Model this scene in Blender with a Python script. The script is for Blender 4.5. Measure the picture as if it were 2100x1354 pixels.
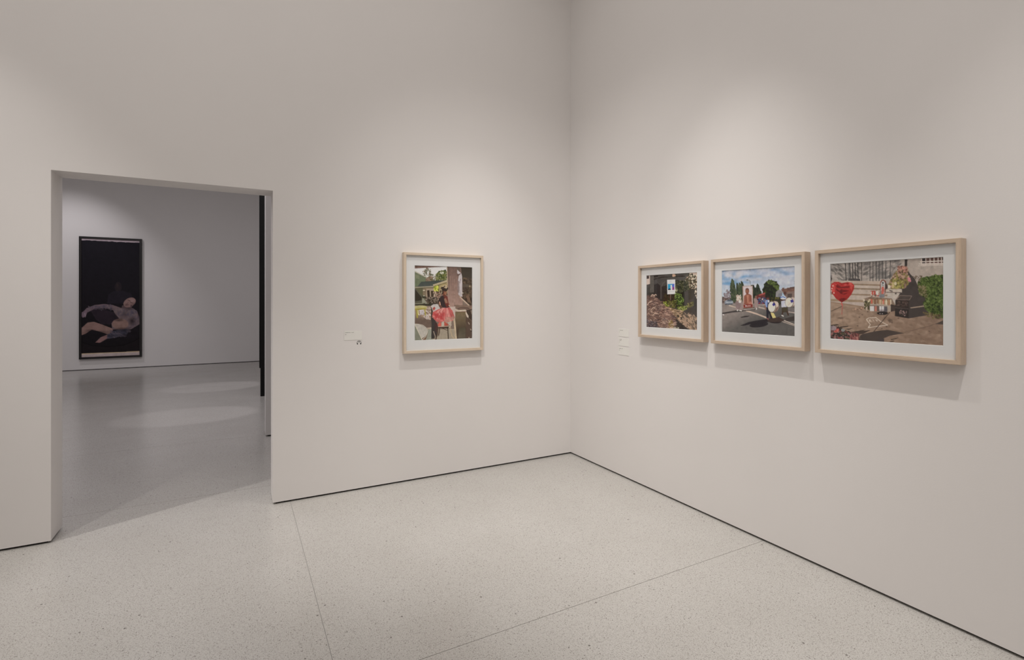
import bpy, bmesh, math, random
import numpy as np
from mathutils import Vector

# ------------------------------------------------------------------ clear
for o in list(bpy.data.objects):
    bpy.data.objects.remove(o, do_unlink=True)
scene = bpy.context.scene
COL = scene.collection

# ------------------------------------------------------------------ camera
# world: corner of the two walls = origin, wall_back in plane y = 0, wall_right in plane x = 0
F_PX, CY, YAW = 1043.93, 617.83, 0.4953
cd = bpy.data.cameras.new('camera')
cd.sensor_width = 36.0
cd.lens = F_PX / 2100 * 36.0
cd.shift_y = -(677.0 - CY) / 2100
cd.clip_start = 0.05
cam = bpy.data.objects.new('camera', cd)
COL.objects.link(cam)
cam.location = (-2.988, -4.2745, 1.55)
cam.rotation_euler = (math.pi / 2, 0, -YAW)
scene.camera = cam

# ------------------------------------------------------------------ world, exposure, lights
w = bpy.data.worlds.new('world')
scene.world = w
w.use_nodes = True
w.node_tree.nodes['Background'].inputs[0].default_value = (0.5, 0.5, 0.5, 1)
w.node_tree.nodes['Background'].inputs[1].default_value = 0.0
vs = scene.view_settings
vs.view_transform = 'Standard'
vs.look = 'None'
vs.gamma = 1.0
vs.use_curve_mapping = False
vs.exposure = 0.0

WARM = (1.0, 0.96, 0.91)
NEUT = (1.0, 0.965, 0.93)
LILAC = (1.0, 0.955, 0.985)


def spot(name, loc, target, watts, deg, blend=1.0, radius=0.035, color=WARM):
    d = bpy.data.lights.new(name, 'SPOT')
    d.energy = watts
    d.spot_size = math.radians(deg)
    d.spot_blend = blend
    d.shadow_soft_size = radius
    d.color = color
    o = bpy.data.objects.new(name, d)
    COL.objects.link(o)
    o.location = loc
    o.rotation_euler = (Vector(target) - Vector(loc)).to_track_quat('-Z', 'Y').to_euler()
    return o


def area(name, loc, sx, sy, watts, color=NEUT):
    d = bpy.data.lights.new(name, 'AREA')
    d.shape = 'RECTANGLE'
    d.size, d.size_y = sx, sy
    d.energy = watts
    d.color = color
    o = bpy.data.objects.new(name, d)
    COL.objects.link(o)
    o.location = loc
    return o


CEIL = 5.2
# ceiling track spots over the right wall, the corner photograph and the doorway
spot('track_spot', (-1.25, -2.05, 5.0), (-0.50, -1.95, 0.0), 255, 51)
spot('track_spot', (-1.25, -3.90, 5.0), (-0.48, -3.4, 0.0), 240, 45)
spot('track_spot', (-1.10, -1.45, 5.0), (-1.15, -0.50, 0.0), 245, 51)
spot('track_spot', (-5.60, -0.75, 5.0), (-3.20, -0.50, 0.0), 340, 38)
spot('track_spot', (-4.90, -1.60, 5.0), (-3.40, -0.35, 0.0), 130, 38)
# added wide flood that brightens the low part of the corner
spot('fill_flood', (-2.9, -2.9, 5.0), (-0.1, -0.1, 0.3), 250, 60, 1.0, 0.15)
# added soft fill for the room
spot('fill_flood', (-3.6, -5.9, 5.0), (-0.1, -3.0, 0.6), 80, 60, 1.0, 0.25)  # added behind the camera to brighten the sides of the frames
area('room_fill', (-3.8, -3.8, 5.15), 6.6, 6.6, 108)  # broad overhead area added as ambient fill, not a fixture
# next gallery: one spot on the tall picture, added floor pools and dim fill
spot('gallery_spot', (-6.4, 8.2, 5.1), (-6.2, 10.34, 1.4), 150, 70, 0.8, 0.05, LILAC)
spot('gallery_spot', (1.3, 3.75, 4.6), (-3.5, 3.85, 0.0), 300, 11, 0.4, 0.03, LILAC)  # added from the right to make a bright pool on the floor
spot('gallery_spot', (1.3, 6.5, 4.6), (-3.3, 6.4, 0.0), 300, 11, 0.4, 0.03, LILAC)  # second added spot, for the farther floor pool
area('gallery_fill', (-4.0, 3.6, 5.15), 5.0, 4.5, 137, LILAC)  # ambient fill added over the gallery floor, not a fixture


# ------------------------------------------------------------------ materials
def new_mat(name):
    m = bpy.data.materials.new(name)
    m.use_nodes = True
    nt = m.node_tree
    b = nt.nodes['Principled BSDF']
    return m, nt, b


def mix_color(nt, fac, a, b, blend='MIX'):
    n = nt.nodes.new('ShaderNodeMix')
    n.data_type = 'RGBA'
    n.blend_type = blend
    for sock, v in ((n.inputs[0], fac), (n.inputs[6], a), (n.inputs[7], b)):
        if hasattr(v, 'is_output'):
            nt.links.new(v, sock)
        elif isinstance(v, (int, float)):
            sock.default_value = v
        else:
            sock.default_value = (*v, 1)
    return n.outputs[2]


def ramp(nt, src, p0, p1, c0=0.0, c1=1.0):
    n = nt.nodes.new('ShaderNodeMapRange')
    nt.links.new(src, n.inputs[0])
    n.inputs[1].default_value, n.inputs[2].default_value = p0, p1
    n.inputs[3].default_value, n.inputs[4].default_value = c0, c1
    return n.outputs[0]


def noise(nt, vec, scale, detail=3.0, rough=0.5):
    n = nt.nodes.new('ShaderNodeTexNoise')
    n.inputs['Scale'].default_value = scale
    n.inputs['Detail'].default_value = detail
    n.inputs['Roughness'].default_value = rough
    if vec is not None:
        nt.links.new(vec, n.inputs['Vector'])
    return n.outputs['Fac']


def world_pos(nt):
    return nt.nodes.new('ShaderNodeNewGeometry').outputs['Position']


def plaster(name, color):
    m, nt, b = new_mat(name)
    pos = world_pos(nt)
    n1 = noise(nt, pos, 1.3, 4)
    c = mix_color(nt, ramp(nt, n1, 0.3, 0.7), [x * 0.985 for x in color], color)
    nt.links.new(c, b.inputs['Base Color'])
    b.inputs['Roughness'].default_value = 0.75
    b.inputs['Specular IOR Level'].default_value = 0.25
    bump = nt.nodes.new('ShaderNodeBump')
    bump.inputs['Strength'].default_value = 0.05
    bump.inputs['Distance'].default_value = 0.004
    nt.links.new(noise(nt, pos, 140.0, 2), bump.inputs['Height'])
    nt.links.new(bump.outputs[0], b.inputs['Normal'])
    return m


def terrazzo():
    m, nt, b = new_mat('terrazzo')
    pos = world_pos(nt)
    base = mix_color(nt, ramp(nt, noise(nt, pos, 2.2, 5), 0.3, 0.7), (0.50, 0.482, 0.458), (0.54, 0.524, 0.502))
    # fine light / dark aggregate
    fine = noise(nt, pos, 170.0, 2, 0.6)
    base = mix_color(nt, ramp(nt, fine, 0.42, 0.68, 0.0, 0.6), base, (0.33, 0.31, 0.285))
    base = mix_color(nt, ramp(nt, noise(nt, pos, 120.0, 2), 0.55, 0.75, 0.0, 0.4), base, (0.58, 0.565, 0.545))
    col = base
    for scale, thr, dens, c in ((210.0, 0.42, 0.55, (0.25, 0.23, 0.21)), (130.0, 0.34, 0.66, (0.18, 0.16, 0.14)), (60.0, 0.22, 0.84, (0.12, 0.105, 0.09)),
                                (22.0, 0.14, 0.90, (0.07, 0.06, 0.05))):
        v = nt.nodes.new('ShaderNodeTexVoronoi')
        v.inputs['Scale'].default_value = scale
        nt.links.new(pos, v.inputs['Vector'])
        dist = ramp(nt, v.outputs['Distance'], thr, thr * 0.6)
        sep = nt.nodes.new('ShaderNodeSeparateColor')
        nt.links.new(v.outputs['Color'], sep.inputs[0])
        pick = ramp(nt, sep.outputs[0], dens, dens + 0.02)
        mu = nt.nodes.new('ShaderNodeMath')
        mu.operation = 'MULTIPLY'
        nt.links.new(dist, mu.inputs[0])
        nt.links.new(pick, mu.inputs[1])
        mv = nt.nodes.new('ShaderNodeMath')
        mv.operation = 'MULTIPLY'
        mv.inputs[1].default_value = 0.76
        nt.links.new(mu.outputs[0], mv.inputs[0])
        col = mix_color(nt, mv.outputs[0], col, c)
    nt.links.new(col, b.inputs['Base Color'])
    b.inputs['Roughness'].default_value = 0.23
    b.inputs['Specular IOR Level'].default_value = 0.5
    return m


def wood(name, light, dark):
    m, nt, b = new_mat(name)
    tc = nt.nodes.new('ShaderNodeTexCoord')
    mp = nt.nodes.new('ShaderNodeMapping')
    mp.inputs['Scale'].default_value = (6.0, 120.0, 120.0)     # rails are modelled along their local x
    nt.links.new(tc.outputs['Object'], mp.inputs[0])
    n = noise(nt, mp.outputs[0], 1.0, 4, 0.6)
    c = mix_color(nt, ramp(nt, n, 0.35, 0.68), light, dark)
    mp2 = nt.nodes.new('ShaderNodeMapping')
    mp2.inputs['Scale'].default_value = (25.0, 400.0, 400.0)
    nt.links.new(tc.outputs['Object'], mp2.inputs[0])
    fl = ramp(nt, noise(nt, mp2.outputs[0], 1.0, 2), 0.62, 0.72, 0, 0.45)
    c = mix_color(nt, fl, c, [x * 0.62 for x in dark])
    nt.links.new(c, b.inputs['Base Color'])
    b.inputs['Roughness'].default_value = 0.5
    return m


def plain(name, color, rough=0.6, spec=0.4, var=0.06, scale=30.0):
    m, nt, b = new_mat(name)
    tc = nt.nodes.new('ShaderNodeTexCoord')
    n = noise(nt, tc.outputs['Object'], scale, 3)
    c = mix_color(nt, ramp(nt, n, 0.3, 0.7), [x * (1 - var) for x in color], color)
    nt.links.new(c, b.inputs['Base Color'])
    b.inputs['Roughness'].default_value = rough
    b.inputs['Specular IOR Level'].default_value = spec
    return m


def glass_mat():
    m = bpy.data.materials.new('picture_glass')
    m.use_nodes = True
    nt = m.node_tree
    nt.nodes.clear()
    out = nt.nodes.new('ShaderNodeOutputMaterial')
    mix = nt.nodes.new('ShaderNodeMixShader')
    tr = nt.nodes.new('ShaderNodeBsdfTransparent')
    gl = nt.nodes.new('ShaderNodeBsdfGlossy')
    gl.inputs['Roughness'].default_value = 0.02
    fr = nt.nodes.new('ShaderNodeFresnel')
    geo = nt.nodes.new('ShaderNodeNewGeometry')      # same reflectance entering and leaving the thin pane
    nt.links.new(ramp(nt, geo.outputs['Backfacing'], 0, 1, 1.28, 1 / 1.28), fr.inputs['IOR'])
    tr.inputs[0].default_value = (0.985, 0.985, 0.985, 1)
    nt.links.new(fr.outputs[0], mix.inputs[0])
    nt.links.new(tr.outputs[0], mix.inputs[1])
    nt.links.new(gl.outputs[0], mix.inputs[2])
    nt.links.new(mix.outputs[0], out.inputs[0])
    return m


def print_mat():
    m, nt, b = new_mat('photo_print')
    a = nt.nodes.new('ShaderNodeVertexColor')
    a.layer_name = 'ink'
    nt.links.new(a.outputs[0], b.inputs['Base Color'])
    b.inputs['Roughness'].default_value = 0.6
    b.inputs['Specular IOR Level'].default_value = 0.2
    return m


M = {
    'wall': plaster('white_wall_paint', (0.80, 0.77, 0.753)),
    'gallery_wall': plaster('gallery_wall_paint', (0.80, 0.78, 0.77)),
    'ceiling': plaster('ceiling_paint', (0.78, 0.76, 0.73)),
    'gap': plain('black_reveal', (0.012, 0.010, 0.008), 0.8, 0.1),
    'floor': terrazzo(),
    'joint': plain('joint_filler', (0.36, 0.345, 0.33), 0.8, 0.2),
    'maple': wood('pale_maple', (0.72, 0.60, 0.47), (0.64, 0.52, 0.40)),
    'oak': wood('tan_maple', (0.63, 0.50, 0.385), (0.54, 0.42, 0.315)),
    'black_wood': plain('black_lacquer', (0.012, 0.010, 0.010), 0.35, 0.5),
    'black_panel': plain('black_panel', (0.008, 0.008, 0.008), 0.7, 0.2),
    'mat': plain('mat_board', (0.865, 0.87, 0.87), 0.9, 0.1, 0.01),
    'backing': plain('backing_board', (0.5, 0.46, 0.40), 0.9, 0.1),
    'card': plain('label_card', (0.825, 0.81, 0.77), 0.8, 0.2, 0.01),
    'ink': plain('label_ink', (0.30, 0.29, 0.27), 0.8, 0.1),
    'vinyl': plain('black_vinyl', (0.03, 0.03, 0.03), 0.6, 0.2),
    'glass': glass_mat(),
    'print': print_mat(),
}


# ------------------------------------------------------------------ mesh helpers
def tag(o, label=None, cat=None, group=None, kind=None):
    for k, v in (('label', label), ('category', cat), ('group', group), ('kind', kind)):
        if v:
            o[k] = v
    return o


def empty(name, loc):
    o = bpy.data.objects.new(name, None)
    COL.objects.link(o)
    o.empty_display_size = 0.1
    o.location = loc
    return o


def from_bm(name, bm, mat, parent=None, bevel=0.0):
    if bevel:
        bmesh.ops.bevel(bm, geom=bm.edges[:], offset=bevel, segments=2, affect='EDGES', profile=0.5)
    bmesh.ops.recalc_face_normals(bm, faces=bm.faces[:])
    me = bpy.data.meshes.new(name)
    bm.to_mesh(me)
    bm.free()
    me.materials.append(mat)
    o = bpy.data.objects.new(name, me)
    COL.objects.link(o)
    if parent:
        o.parent = parent
    return o


def add_box(bm, x0, x1, y0, y1, z0, z1):
    v = [bm.verts.new((x, y, z)) for x in (x0, x1) for y in (y0, y1) for z in (z0, z1)]
    for f in ((0, 1, 3, 2), (4, 6, 7, 5), (0, 4, 5, 1), (2, 3, 7, 6), (0, 2, 6, 4), (1, 5, 7, 3)):
        bm.faces.new([v[i] for i in f])


def box(name, x0, x1, y0, y1, z0, z1, mat, parent=None, bevel=0.0):
    bm = bmesh.new()
    add_box(bm, x0, x1, y0, y1, z0, z1)
    return from_bm(name, bm, mat, parent, bevel)


def prism(name, pts, axis, a0, a1, mat, parent=None):
    """extrude a 2D outline; axis 'y': pts are (x, z); axis 'x': pts are (y, z); axis 'z': pts are (x, y)"""
    bm = bmesh.new()

    def mk(p, a):
        return {'y': (p[0], a, p[1]), 'x': (a, p[0], p[1]), 'z': (p[0], p[1], a)}[axis]
    A = [bm.verts.new(mk(p, a0)) for p in pts]
    B = [bm.verts.new(mk(p, a1)) for p in pts]
    bm.faces.new(A)
    bm.faces.new(B[::-1])
    n = len(pts)
    for i in range(n):
        bm.faces.new((A[i], A[(i + 1) % n], B[(i + 1) % n], B[i]))
    return from_bm(name, bm, mat, parent)


# ------------------------------------------------------------------ the setting
GAP = 0.014                       # shadow gap under every wall
XL, YN = -7.6, -7.4               # extents of the near room
DX0, DX1, DH, WT = -4.037, -2.748, 2.392, 0.24   # doorway and wall thickness
FY = 10.344                       # back wall of the next gallery
GX0, GX1 = -9.0, 2.5

wb = prism('wall_back', [(XL, GAP), (DX0, GAP), (DX0, DH), (DX1, DH), (DX1, GAP), (0.24, GAP), (0.24, CEIL), (XL, CEIL)],
           'y', 0.0, WT, M['wall'])
tag(wb, kind='structure')
tag(box('wall_right', 0.0, 0.24, YN, 0.0, GAP, CEIL, M['wall']), kind='structure')
tag(box('wall_left', XL - 0.2, XL, YN, WT, GAP, CEIL, M['wall']), kind='structure')
tag(box('wall_front', XL, 0.24, YN - 0.2, YN, GAP, CEIL, M['wall']), kind='structure')
tag(box('wall_far', GX0 - 0.2, GX1 + 0.2, FY, FY + 0.2, GAP, CEIL, M['gallery_wall']), kind='structure')
tag(box('wall_inner', -2.699, GX1, 2.191, 2.43, GAP, CEIL, M['gallery_wall']), kind='structure')
tag(box('wall_far_left', GX0 - 0.2, GX0, WT, FY, GAP, CEIL, M['gallery_wall']), kind='structure')
tag(box('wall_far_right', GX1, GX1 + 0.2, WT, FY, GAP, CEIL, M['gallery_wall']), kind='structure')
tag(box('ceiling', GX0 - 0.2, GX1 + 0.2, YN - 0.2, FY + 0.2, CEIL, CEIL + 0.1, M['ceiling']), kind='structure')
# black recessed reveals at the foot of the walls
R = 0.022
for i, (x0, x1, y0, y1) in enumerate([
        (XL, DX0 - R, R, WT - R), (DX1 + R, 0.2, R, WT - R), (R, 0.2, YN, R),
        (GX0, GX1, FY + R, FY + 0.18), (-2.699 + R, GX1, 2.191 + R, 2.43 - R),
        (XL - 0.18, XL - R, YN, WT), (XL, 0.2, YN - 0.18, YN - R)]):
    tag(box('trim_%d' % (i + 1), x0, x1, y0, y1, 0.0, GAP, M['gap']), kind='structure')

# floor: polished slabs with fine joints over a base
fl = tag(box('floor', GX0 - 0.2, GX1 + 0.2, YN - 0.2, FY + 0.2, -0.12, -0.002, M['joint']), kind='structure')
xs = [GX0 - 0.2, -6.62, -2.625, GX1 + 0.2]
ys = [YN - 0.2, -4.72, -2.15, 0.462, 2.285, 6.4, FY + 0.2]
g = 0.0016
for i in range(len(xs) - 1):
    for j in range(len(ys) - 1):
        box('floor_slab', xs[i] + g, xs[i + 1] - g, ys[j] + g, ys[j + 1] - g, -0.02, 0.0, M['floor'], fl)


# ------------------------------------------------------------------ painting the prints
def lin(c):
    c = np.asarray(c, float) / 255.0
    return np.where(c <= 0.04045, c / 12.92, ((c + 0.055) / 1.055) ** 2.4)


class Print:
    """flat printed picture: a small raster of ink colours, drawn with shapes given in crop coordinates"""

    def __init__(self, quad, nx, ny, base, seed=1):
        self.nx, self.ny, self.SS = nx, ny, 2
        self.W, self.H = nx * 2, ny * 2
        self.img = np.zeros((self.H, self.W, 3)) + lin(base)
        src = np.array(quad, float)
        dst = np.array([(0, 0), (self.W, 0), (self.W, self.H), (0, self.H)], float)
        A, b = [], []
        for (x, y), (u, v) in zip(src, dst):
            A.append([x, y, 1, 0, 0, 0, -u * x, -u * y]); b.append(u)
            A.append([0, 0, 0, x, y, 1, -v * x, -v * y]); b.append(v)
        self.Hm = np.append(np.linalg.solve(np.array(A), np.array(b)), 1).reshape(3, 3)
        self.org, self.sc = (0, 0), 1.0
        self.rng = np.random.default_rng(seed)

    def view(self, x0, y0, sc):
        self.org, self.sc = (x0, y0), sc

    def m(self, pts):
        p = np.array(pts, float).reshape(-1, 2) / self.sc + np.array(self.org)
        q = np.c_[p, np.ones(len(p))] @ self.Hm.T
        return q[:, :2] / q[:, 2:]

    def _mask(self, q):
        x0, y0 = np.floor(q.min(0)).astype(int) - 1
        x1, y1 = np.ceil(q.max(0)).astype(int) + 2
        x0, y0, x1, y1 = max(x0, 0), max(y0, 0), min(x1, self.W), min(y1, self.H)
        if x1 <= x0 or y1 <= y0:
            return None
        X, Y = np.meshgrid(np.arange(x0, x1) + .5, np.arange(y0, y1) + .5)
        ins = np.zeros(X.shape, bool)
        n = len(q)
        for i in range(n):
            (ax, ay), (bx, by) = q[i], q[(i + 1) % n]
            if ay == by:
                continue
            c = ((ay > Y) != (by > Y)) & (X < (bx - ax) * (Y - ay) / (by - ay) + ax)
            ins ^= c
        return (slice(y0, y1), slice(x0, x1)), ins, X, Y

    def _put(self, sl, a, col):
        r = self.img[sl]
        self.img[sl] = r * (1 - a[..., None]) + col * a[..., None]

    def P(self, pts, col, a=1.0, tex=0.0):
        r = self._mask(self.m(pts))
        if r is None:
            return
        sl, ins, X, Y = r
        c = lin(col)
        if tex:
            c = c * (1 + tex * self.rng.standard_normal(ins.shape))[..., None].clip(0.2, 2)
        self._put(sl, ins * a, c)

    def G(self, pts, c0, c1, p0, p1, a=1.0, tex=0.0):
        """linear gradient fill from p0 to p1"""
        r = self._mask(self.m(pts))
        if r is None:
            return
        sl, ins, X, Y = r
        q = self.m([p0, p1]); d = q[1] - q[0]
        t = (((X - q[0, 0]) * d[0] + (Y - q[0, 1]) * d[1]) / (d @ d)).clip(0, 1)[..., None]
        c = lin(c0) * (1 - t) + lin(c1) * t
        if tex:
            c = c * (1 + tex * self.rng.standard_normal(ins.shape))[..., None].clip(0.2, 2)
        self._put(sl, ins * a, c)

    def E(self, cx, cy, rx, ry, col, a=1.0, rot=0.0, soft=False):
        t = np.linspace(0, 2 * math.pi, 22)[:-1]
        c, s = math.cos(rot), math.sin(rot)
        pts = np.c_[cx + rx * np.cos(t) * c - ry * np.sin(t) * s, cy + rx * np.cos(t) * s + ry * np.sin(t) * c]
        if not soft:
            return self.P(pts, col, a)
        q = self.m(pts)
        r = self._mask(q)
        if r is None:
            return
        sl, ins, X, Y = r
        ctr = q.mean(0); h = (q.max(0) - q.min(0)) / 2 + 1e-6
        d = np.sqrt(((X - ctr[0]) / h[0]) ** 2 + ((Y - ctr[1]) / h[1]) ** 2)
        self._put(sl, (1 - d).clip(0, 1) * a, lin(col))

    def L(self, pts, wd, col, a=1.0):
        pts = [np.array(p, float) for p in pts]
        for p, q in zip(pts[:-1], pts[1:]):
            d = q - p
            L = np.hypot(*d)
            if L == 0:
                continue
            n = np.array([-d[1], d[0]]) / L * wd / 2
            e = d / L * wd * 0.25
            self.P([p - n - e, q - n + e, q + n + e, p + n - e], col, a)

    def S(self, poly, cols, n, size, a=1.0, stretch=1.0, rot=None):
        """scatter n dabs inside poly"""
        poly = np.array(poly, float)
        lo, hi = poly.min(0), poly.max(0)
        k = 0
        while k < n:
            p = lo + (hi - lo) * self.rng.random(2)
            ins = False
            for i in range(len(poly)):
                (ax, ay), (bx, by) = poly[i], poly[(i + 1) % len(poly)]
                if (ay > p[1]) != (by > p[1]) and p[0] < (bx - ax) * (p[1] - ay) / (by - ay) + ax:
                    ins = not ins
            k += 1
            if not ins:
                continue
            s = size * (0.5 + self.rng.random())
            r = self.rng.random() * math.pi if rot is None else rot + (self.rng.random() - .5) * 0.7
            col = cols[int(self.rng.integers(len(cols)))]
            t = np.linspace(0, 2 * math.pi, 8)[:-1]
            c, sn = math.cos(r), math.sin(r)
            ex, ey = s * stretch * np.cos(t), s * np.sin(t) * (0.6 + 0.4 * self.rng.random())
            self.P(np.c_[p[0] + ex * c - ey * sn, p[1] + ex * sn + ey * c], col, a)

    def mesh(self, name, wdt, hgt, gain=1.0):
        """grid mesh in the local xz plane, facing -y, centred at the origin"""
        nx, ny = self.nx, self.ny
        im = self.img.reshape(ny, 2, nx, 2, 3).mean((1, 3))
        low = self.rng.standard_normal((ny // 6 + 2, nx // 6 + 2))
        low = np.kron(low, np.ones((6, 6)))[:ny, :nx]
        low = (low + np.roll(low, 3, 0) + np.roll(low, 3, 1) + np.roll(np.roll(low, 3, 0), 3, 1)) / 4
        grain = 1 + 0.07 * low + 0.045 * self.rng.standard_normal((ny, nx))
        im = (im * gain * grain[..., None]).clip(0.002, 0.9)
        X, Z = np.meshgrid((np.arange(nx) / (nx - 1) - .5) * wdt, (.5 - np.arange(ny) / (ny - 1)) * hgt)
        co = np.stack([X, np.zeros_like(X), Z], -1).reshape(-1, 3)
        idx = np.arange(nx * ny).reshape(ny, nx)
        f = np.stack([idx[:-1, :-1], idx[1:, :-1], idx[1:, 1:], idx[:-1, 1:]], -1).reshape(-1, 4)
        me = bpy.data.meshes.new(name)
        me.vertices.add(len(co)); me.vertices.foreach_set('co', co.ravel())
        me.loops.add(f.size); me.loops.foreach_set('vertex_index', f.ravel().astype(np.int32))
        me.polygons.add(len(f))
        me.polygons.foreach_set('loop_start', np.arange(0, f.size, 4, dtype=np.int32))
        me.update(calc_edges=True)
        at = me.color_attributes.new('ink', 'FLOAT_COLOR', 'POINT')
        rgba = np.c_[im.reshape(-1, 3), np.ones(nx * ny)]
        at.data.foreach_set('color', rgba.astype(np.float32).ravel())
        me.validate()
        me.materials.append(M['print'])
        return me


def wavy(p, q, n, amp, rng):
    """points from p to q with a ragged offset"""
    p, q = np.array(p, float), np.array(q, float)
    return [tuple(p + (q - p) * t + rng.standard_normal(2) * amp) for t in np.linspace(0, 1, n)]


# reflectance of the inks for a colour seen on the lit wall
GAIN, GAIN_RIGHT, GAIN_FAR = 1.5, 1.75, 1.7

# --- person in a pink tutu on a chair, open door to a yard
def print_tutu():
    p = Print([(849, 544), (967, 549), (966, 694), (849, 698)], 236, 290, (120, 105, 95), 3)
    p.view(840, 535, 15)
    D = 1200
    # sky and yard
    p.G([(130, 190), (1140, 190), (1140, 700), (130, 700)], (214, 214, 214), (198, 196, 192), (600, 200), (600, 640))
    p.P([(130, 130), (1130, 180), (1100, 195), (700, 215), (130, 245)], (108, 84, 74), tex=.05)
    p.P([(130, 130), (500, 150), (130, 175)], (70, 58, 46))
    # trees
    tree1 = [(400, 300), (540, 230), (640, 280), (650, 420), (780, 480), (780, 600), (640, 640), (480, 630), (480, 480), (410, 420)]
    p.S(tree1, [(120, 122, 108), (96, 102, 84), (150, 146, 138), (196, 194, 188), (86, 84, 64), (110, 94, 78)], 700, 20)
    p.S([(480, 520), (690, 480), (700, 640), (480, 640)], [(120, 98, 80), (92, 84, 58), (146, 128, 112)], 200, 18)
    p.S([(540, 330), (600, 350), (560, 500), (490, 560)], [(214, 212, 206)], 60, 14)
    tree2 = [(790, 450), (900, 330), (1110, 300), (1125, 620), (800, 620)]
    p.P(tree2, (62, 72, 36))
    p.S(tree2, [(58, 70, 30), (84, 94, 44), (112, 112, 58), (44, 56, 30), (130, 130, 96)], 700, 20)
    p.S([(920, 360), (1030, 360), (1030, 410), (920, 410)], [(190, 190, 176)], 24, 14)
    # neighbour house
    p.G([(130, 340), (160, 330), (490, 510), (480, 640), (400, 800), (130, 800)], (106, 112, 90), (96, 108, 84), (300, 360), (300, 780), tex=.05)
    p.P([(135, 320), (165, 318), (490, 490), (490, 520), (150, 345)], (176, 172, 160))
    p.P([(180, 430), (290, 470), (290, 560), (190, 550)], (122, 126, 104))
    for x in (210, 250):
        p.L([(x, 440), (x, 550)], 14, (104, 112, 88))
    p.G([(350, 650), (870, 615), (1120, 605), (1100, 640), (700, 780), (230, 800)], (58, 66, 62), (74, 80, 76), (300, 640), (300, 800), tex=.06)
    p.P([(130, 815), (700, 780), (720, 800), (720, 815), (130, 845)], (150, 144, 126))
    p.P([(130, 840), (740, 810), (760, 1200), (740, 1330), (130, 1330)], (86, 84, 62), tex=.05)
    p.P([(130, 840), (360, 1110), (360, 1330), (130, 1330)], (44, 40, 30))
    p.L([(155, 850), (370, 1110)], 28, (84, 84, 70))
    p.P([(400, 840), (740, 820), (740, 1120), (400, 1120)], (120, 106, 86), tex=.05)
    p.P([(500, 860), (725, 860), (725, 1180), (500, 1180)], (156, 140, 122))
    p.P([(525, 915), (600, 905), (615, 1150), (540, 1160)], (52, 38, 26))
    p.P([(640, 930), (720, 925), (730, 1110), (650, 1130)], (58, 46, 32))
    for x in (415, 448):
        p.E(x, 912, 16, 16, (208, 198, 178))
    # yellow house on the right
    p.P([(740, 770), (1130, 650), (1140, 960), (740, 960)], (158, 142, 104), tex=.04)
    p.P([(700, 740), (1130, 600), (1135, 660), (720, 785)], (172, 160, 132))
    p.P([(740, 780), (1130, 665), (1130, 690), (880, 770), (760, 800)], (110, 98, 62))
    p.P([(780, 770), (890, 745), (890, 950), (780, 950)], (96, 96, 48), tex=.08)
    p.S([(740, 800), (850, 780), (860, 950), (740, 920)], [(170, 176, 60), (196, 196, 90), (120, 132, 40)], 90, 22)
    p.P([(760, 990), (930, 960), (940, 1130), (760, 1120)], (140, 108, 96), tex=.06)
    p.S([(720, 960), (940, 950), (900, 1330), (720, 1330)], [(150, 120, 104), (90, 74, 60), (186, 168, 148), (70, 54, 42)], 170, 18)
    # people and chairs in the yard
    p.S([(480, 1120), (840, 1120), (840, 1420), (480, 1420)], [(60, 48, 38), (88, 76, 64), (126, 114, 102), (44, 36, 30)], 260, 24)
    p.P([(375, 1160), (420, 1140), (450, 1200), (530, 1320), (500, 1340), (430, 1290), (400, 1320), (370, 1310)], (136, 136, 122))
    p.E(425, 1110, 45, 45, (48, 46, 34))
    p.E(430, 1080, 26, 14, (176, 178, 160))
    p.P([(130, 1330), (130, 1250), (370, 1215), (380, 1310)], (82, 80, 66))
    p.P([(130, 1310), (420, 1300), (420, 1320), (130, 1335)], (130, 130, 112))
    p.P([(130, 1335), (430, 1320), (560, 1330), (650, 1250), (660, 1450), (500, 1460), (470, 1375), (130, 1400)], (46, 42, 30), tex=.08)
    # deck
    p.G([(130, D + 170), (660, D + 190), (660, D + 1040), (130, D + 1040)], (140, 122, 108), (104, 88, 78), (300, D + 420), (300, D + 640), tex=.06)
    for k in range(12):
        y = D + 560 + k * 26
        p.L([(130, y), (660, y + 14)], 7, (82, 68, 60), .6)
    p.S([(300, D + 250), (650, D + 240), (650, D + 600), (450, D + 560), (300, D + 420)], [(176, 160, 150), (190, 180, 176), (128, 108, 92), (150, 128, 108)], 170, 26, stretch=1.8, rot=.6)
    p.S([(300, D + 310), (450, D + 310), (450, D + 420), (330, D + 440)], [(188, 182, 186)], 34, 26)
    # yellow table
    p.E(330, D + 235, 205, 66, (178, 172, 124))
    p.P([(130, D + 250), (520, D + 230), (480, D + 285), (130, D + 310)], (164, 156, 92))
    p.P([(130, D + 285), (480, D + 262), (470, D + 290), (130, D + 320)], (140, 128, 52))
    for a, b, wd in (((215, D + 310), (230, D + 540), 46), ((455, D + 290), (480, D + 470), 36), ((248, D + 320), (270, D + 450), 24)):
        p.L([a, b], wd, (156, 146, 66))
    p.P([(240, D + 310), (262, D + 310), (265, D + 420), (300, D + 455), (290, D + 480), (245, D + 440)], (212, 206, 166))
    # floor and white round table
    p.P([(520, D + 850), (700, D + 840), (900, D + 900), (1420, D + 880), (1420, D + 1260), (480, D + 1260)], (152, 142, 126), tex=.03)
    p.P([(130, D + 1000), (680, D + 880), (680, D + 1260), (130, D + 1260)], (140, 142, 130))
    p.P([(520, D + 848), (660, D + 838), (660, D + 860), (540, D + 880)], (176, 160, 146))
    p.E(150, D + 980, 402, 268, (104, 80, 62))
    p.P([(370, D + 1230), (480, D + 1230), (545, D + 1020), (520, D + 960)], (112, 86, 68))
    p.E(140, D + 970, 400, 240, (176, 172, 164))
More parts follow.
